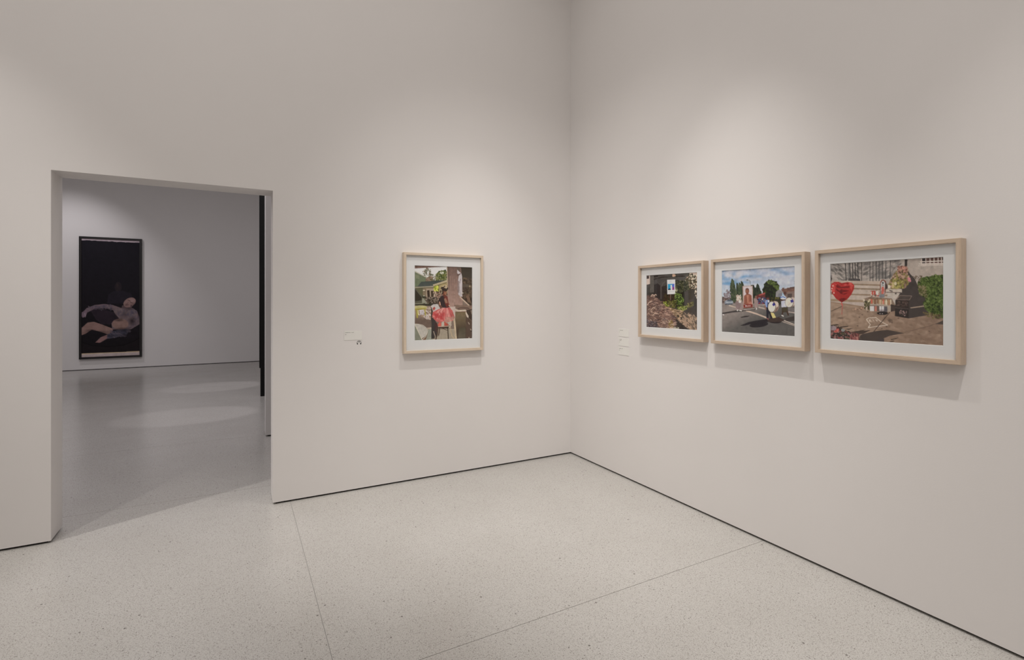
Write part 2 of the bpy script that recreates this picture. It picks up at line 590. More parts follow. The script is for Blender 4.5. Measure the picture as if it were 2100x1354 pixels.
    p.P([(130, D + 760), (160, D + 750), (375, D + 1215), (370, D + 1250), (130, D + 1260)], (122, 124, 110))
    p.L([(155, D + 745), (370, D + 1200)], 22, (190, 184, 168))
    p.L([(380, D + 1210), (480, D + 1120), (530, D + 1010), (545, D + 920), (490, D + 840), (400, D + 770), (260, D + 735), (140, D + 730)], 12, (198, 194, 182))
    # door jamb and wall on the right
    p.G([(1130, 180), (1600, 190), (1600, 1500), (1900, 1560), (1900, 1700), (1150, 1700)], (104, 84, 76), (156, 130, 120), (1300, 250), (1300, 1400), tex=.04)
    p.P([(1125, 180), (1150, 185), (1165, 1100), (1140, 1000)], (158, 138, 116))
    p.G([(1150, 190), (1200, 190), (1210, 900), (1170, 900)], (86, 70, 62), (120, 100, 90), (1170, 200), (1170, 900))
    for x in (1230, 1290, 1350, 1410):
        p.L([(x, 500), (x, 1560)], 16, (150, 122, 112), .5)
    p.P([(1540, 190), (1910, 210), (1910, 1450), (1780, 1330), (1600, 1150), (1590, 400)], (66, 56, 44), tex=.05)
    p.G([(1560, 190), (1910, 210), (1910, 620), (1580, 640)], (50, 44, 34), (60, 54, 46), (1700, 200), (1700, 600))
    p.S([(1600, 560), (1900, 560), (1900, 1350), (1780, 1300), (1600, 1120)], [(82, 70, 56), (54, 44, 34), (96, 80, 64), (72, 60, 52)], 160, 34)
    p.P([(1610, 730), (1850, 740), (1850, 825), (1610, 830)], (84, 74, 62))
    p.E(1820, 800, 24, 30, (150, 136, 110))
    p.P([(1890, 630), (1910, 630), (1910, 1330), (1880, 1300)], (36, 26, 20))
    p.P([(1700, 1090), (1780, 1070), (1840, 1200), (1890, 1340), (1760, 1250)], (110, 88, 72))
    p.P([(1820, 1170), (1905, 1130), (1905, 1350), (1860, 1310)], (40, 30, 26))
    # curtain / hanging cloth
    p.P([(1440, 210), (1500, 205), (1540, 330), (1480, 330), (1440, 290)], (92, 80, 70))
    p.P([(1440, 290), (1470, 310), (1500, 350), (1565, 400), (1590, 500), (1590, 1110), (1530, 1110), (1470, 1040), (1460, 640), (1500, 440), (1440, 400)], (182, 176, 178))
    p.P([(1460, 620), (1500, 640), (1510, 900), (1470, 1040), (1450, 900)], (136, 122, 120))
    p.P([(1440, 440), (1560, 390), (1550, 420), (1490, 470), (1440, 480)], (88, 70, 64))
    p.P([(1540, 560), (1556, 570), (1520, 710), (1510, 690)], (110, 100, 100))
    for y in (930, 975):
        p.L([(1470, y), (1540, y + 20)], 10, (120, 106, 104))
    p.L([(1570, 1005), (1620, 1000)], 22, (190, 182, 170))
    # rail and dark diagonal of the kitchen
    p.L([(1520, 1120), (1900, 1480)], 34, (180, 162, 144))
    p.L([(1570, 1120), (1910, 1450)], 22, (50, 38, 30))
    p.P([(1340, D + 160), (1880, D + 180), (1880, D + 320), (1700, D + 320), (1340, D + 280)], (122, 102, 90))
    p.L([(1440, D + 285), (1520, D + 250), (1640, D + 240), (1800, D + 265)], 16, (64, 50, 44))
    p.P([(1440, D + 280), (1640, D + 255), (1830, D + 285), (1880, D + 420), (1720, D + 330), (1480, D + 320)], (108, 90, 80))
    p.P([(1700, D + 330), (1910, D + 280), (1910, D + 680), (1780, D + 560)], (62, 50, 42), tex=.06)
    p.P([(1840, D + 330), (1910, D + 310), (1910, D + 450), (1860, D + 440)], (128, 116, 104))
    # cabinet
    p.G([(1370, D + 370), (1690, D + 370), (1760, D + 560), (1910, D + 700), (1910, D + 1200), (1420, D + 1210)], (116, 102, 78), (72, 60, 48), (1500, D + 400), (1560, D + 900), tex=.04)
    p.G([(1500, D + 850), (1680, D + 850), (1680, D + 1200), (1450, D + 1200)], (78, 72, 56), (92, 84, 70), (1560, D + 860), (1560, D + 1180))
    p.P([(1690, D + 380), (1770, D + 560), (1910, D + 700), (1910, D + 1180), (1700, D + 1190)], (82, 66, 56), tex=.04)
    p.L([(1380, D + 400), (1690, D + 380)], 14, (96, 80, 56))
    p.P([(1360, D + 260), (1460, D + 320), (1690, D + 305), (1720, D + 345), (1450, D + 360), (1360, D + 330)], (190, 180, 164))
    p.P([(1690, D + 360), (1720, D + 400), (1780, D + 500), (1770, D + 560), (1720, D + 520), (1690, D + 430)], (190, 178, 164))
    for a, b in (((1770, D + 690), (1800, D + 750)), ((1830, D + 890), (1850, D + 930)), ((1785, D + 1140), (1785, D + 1190))):
        p.L([a, b], 18, (180, 166, 150))
    p.E(1858, D + 955, 22, 20, (38, 28, 24))
    # grey cloth and chair behind
    p.P([(650, D + 100), (720, D + 100), (700, D + 330), (660, D + 700), (640, D + 560)], (60, 54, 46))
    p.P([(640, D + 560), (740, D + 540), (850, D + 820), (800, D + 1130), (740, D + 1180), (650, D + 1180), (660, D + 700)], (54, 48, 46), tex=.06)
    p.P([(760, D + 640), (830, D + 720), (860, D + 830), (800, D + 1000), (750, D + 900)], (64, 42, 40))
    p.P([(640, D + 190), (720, D + 140), (840, D + 130), (920, D + 260), (860, D + 330), (720, D + 400), (690, D + 300)], (184, 180, 178))
    p.P([(690, D + 250), (760, D + 210), (780, D + 270), (720, D + 340)], (164, 76, 70))
    # white chair back right, legs
    p.P([(1220, D + 220), (1380, D + 210), (1370, D + 560), (1300, D + 400)], (182, 168, 160))
    p.L([(1340, D + 560), (1400, D + 1190)], 46, (188, 172, 146))
    p.L([(1225, D + 780), (1240, D + 960), (1270, D + 1100), (1340, D + 1180)], 22, (176, 158, 130))
    p.L([(1180, D + 860), (1250, D + 760)], 40, (176, 164, 148))
    p.L([(720, D + 960), (770, D + 1110), (760, D + 1200)], 26, (150, 136, 122))
    # tutu
    tut = [(980, D + 250), (1180, D + 220), (1290, D + 330), (1360, D + 540), (1300, D + 640), (1180, D + 680), (1000, D + 670),
           (860, D + 690), (740, D + 600), (670, D + 500), (720, D + 360), (860, D + 290)]
    p.P(tut, (178, 92, 88), tex=.05)
    rng = p.rng
    for k in range(150):
        t = rng.random()
        ex, ey = 690 + 660 * t, D + 470 + 200 * math.sin(math.pi * t) * (0.6 + .4 * rng.random()) + 40 * rng.random()
        sx = 980 + 200 * t
        c = [(198, 118, 114), (172, 84, 82), (208, 142, 136), (160, 70, 70), (190, 108, 104), (214, 168, 160)][int(rng.integers(6))]
        p.L([(sx, D + 250), ((sx + ex) / 2 + rng.normal() * 14, D + 330 + rng.random() * 60), (ex, ey)], 12, c, .55)
    p.S([(700, D + 420), (1060, D + 420), (1000, D + 600), (780, D + 560)], [(176, 66, 66), (168, 58, 60)], 80, 24, .5, 2.0, 1.4)
    p.S([(1100, D + 560), (1330, D + 540), (1260, D + 680), (1060, D + 680)], [(184, 138, 126), (160, 120, 108)], 60, 26, .6, 1.6, 1.4)
    # legs of child's cushion / seat
    p.P([(840, D + 760), (900, D + 680), (960, D + 700), (950, D + 810), (870, D + 830)], (188, 92, 78))
    p.P([(960, D + 690), (1030, D + 650), (1050, D + 800), (960, D + 810)], (178, 172, 160))
    p.P([(1040, D + 660), (1120, D + 720), (1180, D + 760), (1100, D + 800), (1040, D + 790)], (166, 76, 62))
    p.P([(1130, D + 690), (1250, D + 650), (1250, D + 760), (1190, D + 780)], (172, 162, 148))
    # stool
    p.P([(850, D + 810), (1190, D + 790), (1190, D + 830), (880, D + 850)], (172, 148, 132))
    p.P([(840, D + 830), (1190, D + 815), (1170, D + 860), (1000, D + 870), (880, D + 860)], (62, 46, 34))
    p.L([(850, D + 850), (840, D + 1000), (785, D + 1220)], 34, (70, 52, 40))
    p.L([(1150, D + 850), (1155, D + 1000), (1165, D + 1210)], 30, (54, 42, 28))
    p.L([(900, D + 870), (890, D + 980), (870, D + 1080)], 36, (84, 66, 54))
    p.L([(960, D + 855), (1060, D + 900), (1150, D + 940)], 16, (72, 54, 38))
    # body
    p.P([(940, 1100), (1010, 1070), (1100, 1075), (1150, 1130), (1170, 1290), (1200, D + 220), (1130, D + 250), (980, D + 240), (930, D + 130), (850, D + 90), (870, 1200)], (48, 36, 36), tex=.06)
    p.P([(1040, 1090), (1130, 1080), (1160, 1200), (1180, D + 180), (1120, D + 240), (1060, D + 100)], (104, 48, 40), tex=.06)
    p.P([(1040, 1180), (1090, 1150), (1130, 1230), (1150, D + 100), (1090, D + 110), (1060, D + 60)], (146, 108, 88))
    p.P([(880, D + 60), (930, D + 80), (940, D + 160), (990, D + 230), (940, D + 290), (890, D + 190)], (96, 62, 50))
    p.P([(890, D + 60), (915, D + 60), (940, D + 160), (915, D + 170)], (196, 156, 132))
    p.P([(1170, D + 60), (1220, D + 180), (1210, D + 215), (1180, D + 190)], (150, 96, 80))
    p.E(1195, D + 185, 16, 16, (220, 196, 176))
    # head with hair and a bright rim
    p.E(1050, 1010, 62, 84, (112, 66, 48))
    p.E(1085, 1000, 40, 66, (142, 96, 72))
    p.E(1050, 1080, 34, 36, (92, 50, 40))
    p.S([(950, 830), (1120, 800), (1150, 900), (1100, 940), (1040, 900), (1010, 1020), (960, 1010), (930, 920)], [(40, 28, 22), (60, 44, 32), (34, 24, 20)], 130, 24)
    p.S([(980, 790), (1100, 770), (1140, 860), (1060, 850)], [(206, 190, 160), (184, 164, 132), (40, 30, 24)], 40, 16)
    p.S([(935, 880), (970, 860), (985, 1040), (950, 1030)], [(212, 192, 160), (70, 52, 40)], 30, 14)
    p.P([(985, 840), (1075, 765), (1090, 790), (1000, 860)], (44, 32, 24))
    p.E(1075, 962, 10, 8, (44, 28, 22))
    p.P([(1100, 1040), (1140, 1010), (1145, 1060)], (36, 26, 22))
    return p


# --- yard sign above garden shrubs
def print_sign():
    p = Print([(1324, 566), (1427, 561), (1427, 678), (1324, 671)], 232, 190, (50, 46, 42), 5)
    p.view(1315, 555, 10.417)
    p.G([(90, 90), (1180, 60), (1180, 700), (90, 700)], (72, 69, 66), (40, 37, 34), (500, 100), (500, 620), tex=.05)
    p.P([(95, 110), (170, 110), (172, 300), (95, 320)], (178, 164, 156))
    p.P([(103, 128), (150, 125), (152, 190), (103, 195)], (52, 36, 34))
    p.P([(170, 110), (255, 105), (255, 480), (172, 480)], (82, 78, 74))
    p.P([(255, 105), (960, 75), (900, 170), (260, 190)], (66, 62, 58), tex=.04)
    p.L([(255, 205), (430, 165), (900, 150)], 22, (40, 36, 34))
    p.L([(260, 150), (330, 140)], 30, (36, 32, 30))
    p.P([(255, 215), (540, 190), (530, 330), (400, 300), (260, 320)], (62, 59, 57))
    p.P([(260, 320), (330, 290), (390, 340), (390, 600), (260, 600)], (34, 29, 28))
    p.P([(385, 340), (420, 350), (420, 620), (385, 610)], (62, 57, 54))
    p.P([(420, 360), (530, 330), (560, 600), (430, 640)], (36, 31, 29))
    p.L([(420, 350), (440, 300), (500, 250)], 20, (76, 72, 68))
    p.S([(640, 100), (700, 100), (700, 150), (640, 150)], [(180, 150, 128)], 14, 14)
    # bright wall and tree on the right
    p.P([(985, 70), (1180, 60), (1180, 600), (1120, 560), (1060, 300)], (182, 164, 152), tex=.04)
    p.S([(910, 220), (1010, 90), (1080, 130), (1180, 150), (1180, 460), (1120, 560), (960, 420)],
        [(64, 58, 42), (88, 80, 62), (204, 188, 170), (160, 140, 120), (48, 46, 36), (60, 56, 36)], 620, 15)
    p.P([(880, 380), (1180, 560), (1180, 900), (880, 900)], (62, 57, 53), tex=.05)
    p.P([(1090, 600), (1180, 560), (1180, 1290), (1120, 1150), (1060, 900)], (50, 47, 45), tex=.05)
    p.P([(960, 400), (1110, 430), (1080, 620), (980, 640)], (52, 48, 42))
    p.S([(1100, 420), (1180, 400), (1180, 610), (1140, 600)], [(196, 182, 168), (60, 56, 48), (84, 78, 68)], 80, 14)
    # dark shrub mass, lit leaves
    p.P([(690, 230), (960, 260), (1000, 400), (890, 470), (890, 760), (700, 800), (480, 760), (430, 660), (480, 540), (690, 500)], (30, 28, 20))
    p.S([(700, 240), (960, 260), (1000, 420), (870, 470), (700, 500)], [(40, 44, 28), (62, 64, 42), (88, 86, 66), (30, 32, 22), (50, 50, 34)], 420, 15)
    p.S([(480, 520), (690, 520), (690, 700), (440, 680)], [(50, 32, 22), (66, 46, 30), (34, 24, 18), (46, 42, 22)], 260, 16)
    p.S([(690, 500), (800, 500), (880, 640), (840, 760), (680, 720)], [(70, 90, 32), (94, 116, 46), (52, 70, 24), (122, 140, 76), (34, 38, 18), (30, 34, 18)], 460, 11)
    p.S([(440, 680), (520, 670), (560, 780), (480, 780)], [(120, 132, 48), (156, 160, 76), (70, 74, 30)], 110, 13)
    p.S([(540, 650), (720, 660), (700, 800), (580, 780)], [(64, 66, 26), (92, 92, 40), (40, 36, 20), (110, 100, 60)], 190, 14)
    p.S([(740, 780), (960, 760), (940, 860), (780, 900)], [(76, 90, 32), (110, 124, 56), (48, 54, 24), (140, 140, 84)], 200, 14)
    p.S([(940, 720), (1080, 680), (1080, 770), (960, 800)], [(84, 82, 48), (120, 114, 74), (56, 52, 36)], 90, 14)
    p.S([(690, 380), (750, 400), (740, 470), (690, 470)], [(170, 166, 140), (90, 92, 60)], 34, 12)
    # pale ground
    p.P([(430, 760), (600, 800), (860, 880), (830, 1010), (760, 1090), (560, 920), (460, 860)], (140, 118, 98), tex=.1)
    p.S([(460, 780), (860, 880), (820, 1020), (760, 1080), (560, 900)], [(170, 146, 122), (118, 98, 76), (150, 124, 100), (104, 88, 62)], 240, 16, stretch=1.6, rot=.3)
    p.P([(880, 990), (960, 920), (1080, 940), (1100, 1100), (1180, 1280), (900, 1270), (780, 1100)], (140, 118, 100), tex=.08)
    p.S([(860, 1020), (960, 930), (1080, 960), (1130, 1270), (920, 1250), (800, 1100)], [(164, 142, 122), (112, 94, 78), (146, 122, 104), (86, 74, 62)], 300, 16, stretch=2.0, rot=.9)
    p.P([(880, 860), (1180, 760), (1180, 1150), (1060, 930), (960, 920), (860, 1010), (820, 1060), (800, 1000), (860, 900)], (56, 51, 47), tex=.06)
    # ragged edges of the lit ground
    p.S([(760, 1000), (960, 880), (1110, 900), (1180, 1100), (1180, 1280), (1080, 1200), (1060, 980), (960, 960), (860, 1040)], [(56, 51, 47), (70, 62, 56), (150, 128, 108)], 240, 13, .9, 2.0, .9)
    p.S([(560, 860), (860, 860), (860, 960), (780, 1100), (700, 1040), (560, 920)], [(150, 126, 104), (112, 94, 72), (60, 52, 42), (168, 144, 120)], 200, 11, .9, 2.0, .2)
    p.S([(1000, 950), (1100, 960), (1160, 1280), (1000, 1270)], [(92, 80, 68), (158, 136, 116)], 120, 8, .8, 3.0, 1.2)
    # dark shadow path
    p.P([(470, 845), (540, 870), (640, 950), (720, 1020), (780, 1100), (880, 1170), (1000, 1270), (700, 1260), (650, 1150), (600, 1010), (540, 910)], (44, 37, 34), tex=.06)
    # feathery grass
    gp = [(95, 540), (160, 560), (250, 540), (330, 600), (430, 720), (480, 830), (560, 920), (620, 1060), (680, 1250), (95, 1210)]
    p.P(gp, (92, 70, 62), tex=.12)
    rng = p.rng
    cols = [(150, 124, 112), (126, 98, 86), (98, 76, 70), (74, 56, 52), (170, 146, 130), (112, 88, 80), (60, 46, 44), (84, 74, 76)]
    for k in range(900):
        t = rng.random()
        x = 100 + 560 * rng.random()
        top = 540 + max(0, (x - 230)) * 1.05
        y = top + (1240 - top) * rng.random()
        L = 30 + 60 * rng.random()
        d = -0.2 - 0.9 * rng.random() + (0.9 if rng.random() < .3 else 0)
        p.L([(x, y), (x + L * .5, y + L * .5 * d), (x + L, y + L * .6 * d + 12)], 7 + 6 * rng.random(), cols[int(rng.integers(8))], .8)
    for a in ([(190, 850), (230, 800), (290, 780)], [(240, 940), (290, 905), (340, 925)], [(140, 1065), (190, 1050), (210, 1080)],
              [(110, 740), (150, 690), (210, 660)], [(190, 560), (220, 520), (250, 540)], [(250, 560), (290, 520), (310, 540)]):
        p.L(a, 13, (182, 160, 144))
    p.S([(100, 1050), (300, 1080), (340, 1210), (100, 1210)], [(76, 70, 76), (58, 50, 52), (100, 90, 92)], 150, 16, .8)
    p.S([(560, 1050), (640, 1070), (680, 1250), (560, 1240)], [(170, 152, 134), (132, 108, 80), (112, 96, 58)], 110, 14)
    p.S([(660, 1200), (770, 1200), (770, 1260), (660, 1260)], [(150, 146, 134), (80, 76, 66)], 40, 13)
    # sign on its stake
    p.L([(600, 515), (598, 640)], 16, (98, 82, 70))
    p.L([(570, 760), (578, 1010)], 8, (120, 100, 88))
    p.P([(530, 220), (700, 213), (697, 515), (535, 520)], (206, 204, 208))
    p.P([(543, 308), (682, 304), (680, 430), (545, 434)], (38, 132, 172))
    p.P([(640, 306), (682, 304), (680, 400), (640, 400)], (70, 90, 170))
    p.P([(625, 380), (660, 360), (682, 390), (680, 430), (625, 432)], (120, 56, 116))
    p.P([(545, 415), (590, 395), (620, 434), (545, 434)], (14, 40, 62))
    p.P([(600, 330), (630, 325), (638, 400), (632, 433), (608, 433), (602, 390)], (216, 210, 214))
    p.L([(580, 248), (640, 243)], 14, (176, 176, 178)); p.L([(565, 275), (655, 270)], 12, (180, 180, 182))
    p.L([(560, 470), (610, 468)], 16, (168, 168, 170)); p.L([(620, 468), (672, 465)], 16, (168, 168, 170))
    return p


# --- street parade with banner and bass drums
def print_parade():
    p = Print([(1480, 556), (1628, 547), (1628, 690), (1480, 681)], 240, 194, (96, 94, 92), 7)
    p.view(1470, 540, 8.735)
    p.G([(85, 140), (1385, 60), (1385, 760), (85, 760)], (104, 130, 158), (170, 182, 194), (700, 120), (700, 560))
    rng = p.rng
    for k in range(260):
        x, y = 60 + 1360 * rng.random(), 80 + 480 * rng.random()
        c = [(178, 180, 188), (160, 168, 180), (150, 162, 180), (100, 138, 172)][int(rng.choice(4, p=[.4, .3, .2, .1]))]
        p.E(x, y, 60 + 90 * rng.random(), 14 + 22 * rng.random(), c, .30, -.32 + .2 * rng.normal(), soft=True)
    for k in range(70):
        x, y = 90 + 500 * rng.random(), 200 + 200 * rng.random()
        p.E(x, y, 70 + 60 * rng.random(), 16 + 14 * rng.random(), (84, 134, 174), .30, -.35, soft=True)
    for k in range(40):
        p.E(560 + 800 * rng.random(), 120 + 150 * rng.random(), 90, 14, (92, 130, 170), .28, -.35, soft=True)
    for k in range(26):
        p.E(110 + 330 * rng.random(), 160 + 120 * rng.random(), 90, 16, (184, 182, 186), .40, .45, soft=True)
    for k in range(70):
        p.E(420 + 960 * rng.random(), 90 + 420 * rng.random(), 110 + 60 * rng.random(), 9 + 6 * rng.random(), (186, 186, 194), .40, -.38 + .1 * rng.normal(), soft=True)
    # street
    p.G([(85, 660), (1385, 640), (1385, 1320), (85, 1250)], (126, 118, 114), (84, 82, 80), (600, 740), (700, 1000), tex=.04)
    p.P([(85, 600), (85, 720), (330, 720), (330, 640)], (92, 78, 74), tex=.1)
    p.S([(85, 610), (330, 640), (330, 700), (85, 720)], [(70, 58, 54), (120, 104, 98), (90, 70, 64)], 70, 18)
    # conifers
    for pts in ([(228, 640), (240, 400), (262, 310), (290, 320), (330, 440), (340, 690), (270, 690)],
                [(330, 690), (345, 420), (365, 375), (390, 420), (405, 360), (430, 380), (440, 350), (470, 390), (470, 690)]):
        p.P(pts, (42, 54, 40))
        p.S(pts, [(36, 46, 34), (58, 70, 48), (48, 60, 42), (70, 78, 56)], 260, 13, stretch=1.8, rot=1.5)
    p.S([(130, 560), (190, 480), (240, 520), (240, 640), (150, 620)], [(120, 112, 118), (104, 92, 96), (140, 134, 140)], 120, 12)
    for pts in ([(600, 400), (640, 400), (700, 480), (700, 700), (630, 720)], [(690, 560), (700, 400), (715, 375), (735, 400), (780, 520), (780, 620), (690, 640)]):
        p.P(pts, (34, 42, 36))
        p.S(pts, [(28, 34, 28), (50, 58, 44), (40, 48, 36)], 160, 12, stretch=1.6, rot=1.5)
    tr = [(805, 540), (830, 420), (880, 330), (960, 315), (1040, 350), (1100, 420), (1080, 520), (1060, 600), (980, 640), (860, 640)]
    p.P(tr, (34, 40, 26))
    p.S(tr, [(30, 34, 22), (44, 54, 28), (26, 28, 22)], 380, 18)
    p.S([(860, 350), (950, 320), (1090, 400), (1090, 520), (1020, 440)], [(72, 88, 42), (58, 72, 34), (86, 100, 54)], 180, 14)
    # houses
    p.P([(700, 580), (850, 530), (860, 700), (700, 700)], (92, 46, 44), tex=.12)
    p.P([(740, 570), (850, 530), (852, 556), (750, 590)], (150, 74, 68))
    p.P([(1030, 640), (1040, 520), (1090, 480), (1190, 530), (1190, 650)], (132, 130, 132))
    p.P([(1080, 550), (1150, 540), (1150, 640), (1080, 640)], (110, 112, 120))
    p.P([(1120, 480), (1380, 430), (1380, 560), (1200, 560)], (112, 84, 72), tex=.06)
    p.P([(1185, 540), (1385, 500), (1385, 800), (1185, 700)], (116, 100, 92), tex=.05)
    p.P([(1240, 560), (1320, 550), (1320, 620), (1240, 625)], (74, 64, 60))
    for x in (1165, 1250, 1290):
        p.P([(x - 20, 500), (x - 20, 450), (x + 20, 446), (x + 20, 500)], (98, 72, 64))
    p.P([(1275, 440), (1370, 428), (1370, 460), (1275, 470)], (84, 66, 60))
    p.L([(1368, 310), (1368, 430)], 6, (96, 100, 108)); p.L([(1350, 345), (1385, 343)], 6, (96, 100, 108))
    p.L([(1350, 375), (1385, 372)], 5, (96, 100, 108))
    # lamp post
    p.L([(590, 400), (590, 340), (575, 318), (540, 312)], 7, (104, 112, 118)); p.E(538, 313, 14, 9, (70, 76, 80))
    # crowd
    p.P([(700, 640), (1120, 610), (1120, 760), (700, 745)], (52, 46, 46))
    p.S([(700, 630), (860, 630), (860, 740), (700, 740)], [(58, 72, 110), (120, 44, 50), (170, 160, 156), (40, 44, 70), (90, 110, 140), (60, 40, 36)], 170, 14)
    p.S([(930, 620), (1120, 620), (1120, 740), (930, 740)], [(36, 38, 26), (60, 60, 30), (28, 26, 22), (90, 86, 40)], 130, 15)
    p.P([(720, 738), (850, 735), (850, 760), (720, 752)], (150, 142, 136))
    # road markings
    p.L([(220, 760), (330, 790)], 18, (178, 164, 150))
    p.L([(520, 850), (700, 905), (880, 975)], 26, (182, 164, 150))
    p.L([(740, 790), (870, 820)], 24, (164, 152, 144)); p.L([(1260, 870), (1385, 890)], 22, (160, 148, 142))
    p.L([(1180, 1020), (1385, 1100)], 12, (186, 174, 162)); p.L([(1150, 1040), (1385, 1120)], 10, (170, 156, 146))
    p.P([(1250, 800), (1385, 800), (1385, 870), (1250, 850)], (110, 104, 104))
    p.P([(88, 890), (110, 890), (135, 930), (118, 935)], (200, 192, 190))
    # car
    p.E(215, 705, 78, 46, (126, 134, 144)); p.P([(140, 700), (285, 690), (285, 735), (145, 745)], (112, 120, 130))
    p.P([(175, 685), (200, 655), (250, 655), (270, 685)], (72, 82, 94)); p.L([(150, 742), (280, 735)], 12, (46, 46, 48))
    p.L([(160, 705), (280, 700)], 8, (176, 184, 192))
    # shadows
    p.P([(85, 890), (330, 845), (470, 845), (470, 865), (260, 885), (85, 915)], (52, 48, 48))
    p.P([(410, 965), (500, 940), (590, 938), (540, 960), (440, 975)], (44, 40, 40))
    p.P([(415, 1110), (560, 1050), (700, 1020), (880, 995), (1000, 1010), (900, 1050), (640, 1075), (480, 1115)], (38, 34, 38))
    p.E(740, 1095, 165, 46, (36, 32, 36), rot=-.12)
    p.E(1020, 1035, 115, 38, (38, 32, 34), rot=.05)
    p.P([(880, 990), (1080, 960), (1200, 1010), (1100, 1050), (900, 1040)], (60, 48, 44))
    p.P([(1190, 985), (1385, 935), (1385, 1030), (1220, 1030)], (58, 52, 50)); p.L([(1080, 960), (1160, 940)], 14, (70, 60, 56))
    # banner carriers
    for cx in (375, 420):
        p.P([(cx - 40, 830), (cx - 45, 700), (cx - 15, 660), (cx + 25, 670), (cx + 40, 740), (cx + 30, 840)], (136, 120, 118), tex=.06)
    p.E(378, 735, 46, 90, (122, 106, 106)); p.E(372, 655, 22, 26, (170, 150, 136)); p.E(380, 610, 34, 30, (196, 186, 176)); p.E(410, 680, 24, 36, (200, 190, 180))
    p.S([(345, 580), (420, 580), (430, 700), (360, 680)], [(204, 196, 186), (150, 128, 112), (180, 166, 154)], 50, 13)
    p.L([(370, 835), (365, 850)], 22, (206, 200, 192)); p.L([(405, 845), (440, 850)], 18, (206, 200, 192))
    p.P([(650, 640), (690, 620), (720, 670), (725, 790), (670, 800)], (140, 122, 118), tex=.06); p.E(688, 612, 18, 24, (120, 92, 78))
    p.L([(700, 800), (700, 830)], 14, (200, 194, 188))
    # banner with a suited figure
    p.P([(452, 415), (635, 412), (640, 795), (462, 808)], (150, 126, 112))
    p.P([(466, 425), (626, 422), (630, 740), (474, 745)], (184, 174, 176))
    p.P([(476, 740), (480, 590), (520, 560), (575, 555), (615, 585), (622, 738)], (132, 82, 66))
    p.P([(520, 562), (550, 720), (572, 560)], (150, 100, 84)); p.L([(546, 570), (550, 715)], 12, (172, 124, 104))
    p.L([(505, 600), (515, 730)], 8, (110, 66, 54)); p.L([(600, 600), (598, 720)], 8, (112, 68, 56))
    p.E(537, 505, 34, 52, (128, 82, 66)); p.P([(503, 500), (510, 462), (540, 452), (566, 468), (570, 500), (555, 478), (520, 478)], (88, 58, 50))
    p.P([(520, 545), (560, 545), (565, 575), (518, 575)], (120, 74, 60)); p.L([(520, 540), (556, 540)], 8, (90, 56, 46))
    p.P([(560, 700), (600, 690), (625, 720), (622, 742), (560, 742)], (156, 104, 90))
    p.P([(470, 742), (630, 735), (632, 790), (474, 800)], (112, 44, 40))
    p.P([(506, 758), (524, 756), (524, 778), (506, 780)], (214, 196, 190)); p.L([(535, 770), (595, 765)], 15, (190, 160, 154), .8)
    p.L([(470, 812), (660, 800)], 12, (70, 56, 50)); p.L([(470, 850), (670, 830)], 14, (60, 54, 52)); p.L([(480, 830), (660, 815)], 8, (176, 166, 160))
    # near drummer
    p.P([(870, 780), (925, 770), (960, 860), (975, 985), (945, 990), (915, 880), (905, 990), (875, 985)], (30, 28, 38))
    p.P([(845, 700), (870, 660), (920, 660), (940, 720), (930, 790), (860, 790)], (120, 140, 182))
    p.P([(895, 670), (925, 670), (940, 770), (885, 790)], (40, 46, 74)); p.E(910, 685, 14, 22, (196, 196, 204))
    p.L([(850, 760), (858, 830)], 20, (124, 92, 78)); p.E(898, 632, 24, 28, (104, 60, 50)); p.P([(870, 625), (895, 595), (925, 610), (925, 630)], (56, 34, 36))
    p.L([(890, 985), (905, 1000)], 16, (150, 90, 90)); p.P([(945, 880), (1000, 890), (1040, 970), (985, 980), (960, 930)], (204, 180, 122))
    p.P([(950, 680), (1060, 690), (1085, 760), (1060, 850), (1000, 880)], (120, 84, 74)); p.E(1018, 775, 70, 95, (150, 128, 116)); p.E(1035, 740, 50, 55, (190, 176, 164))
    p.L([(1070, 790), (1030, 870)], 12, (84, 60, 54))
    p.E(968, 782, 70, 98, (66, 58, 60), rot=.06); p.E(966, 782, 64, 92, (206, 192, 180), rot=.06); p.P([(972, 745), (1000, 700), (1030, 745), (1000, 775)], (38, 36, 110))
    # far drummer
    p.P([(1140, 780), (1240, 780), (1250, 870), (1190, 880), (1140, 870)], (62, 56, 42)); p.L([(1160, 860), (1145, 925)], 24, (62, 44, 36)); p.L([(1230, 860), (1255, 930)], 26, (62, 44, 36))
    p.L([(1140, 930), (1170, 945)], 18, (210, 204, 196)); p.P([(1130, 680), (1150, 620), (1210, 620), (1230, 700), (1225, 785), (1135, 790)], (176, 178, 194))
    p.L([(1115, 670), (1170, 660), (1230, 650)], 30, (70, 48, 42)); p.P([(1115, 640), (1130, 600), (1160, 575), (1220, 610), (1215, 650), (1160, 655)], (196, 198, 208)); p.L([(1120, 620), (1160, 605), (1205, 625)], 16, (60, 108, 176))
    p.P([(1145, 570), (1160, 530), (1185, 570), (1190, 590), (1150, 590)], (150, 176, 206)); p.E(1195, 545, 28, 30, (84, 58, 52))
    p.E(1310, 700, 66, 88, (120, 104, 98)); p.E(1330, 690, 56, 74, (172, 158, 150)); p.E(1270, 705, 74, 90, (72, 64, 64)); p.E(1268, 705, 68, 84, (204, 190, 178)); p.P([(1285, 670), (1330, 650), (1350, 690), (1305, 718)], (52, 48, 120))
    p.L([(1245, 760), (1310, 700)], 5, (160, 146, 134))
    return p


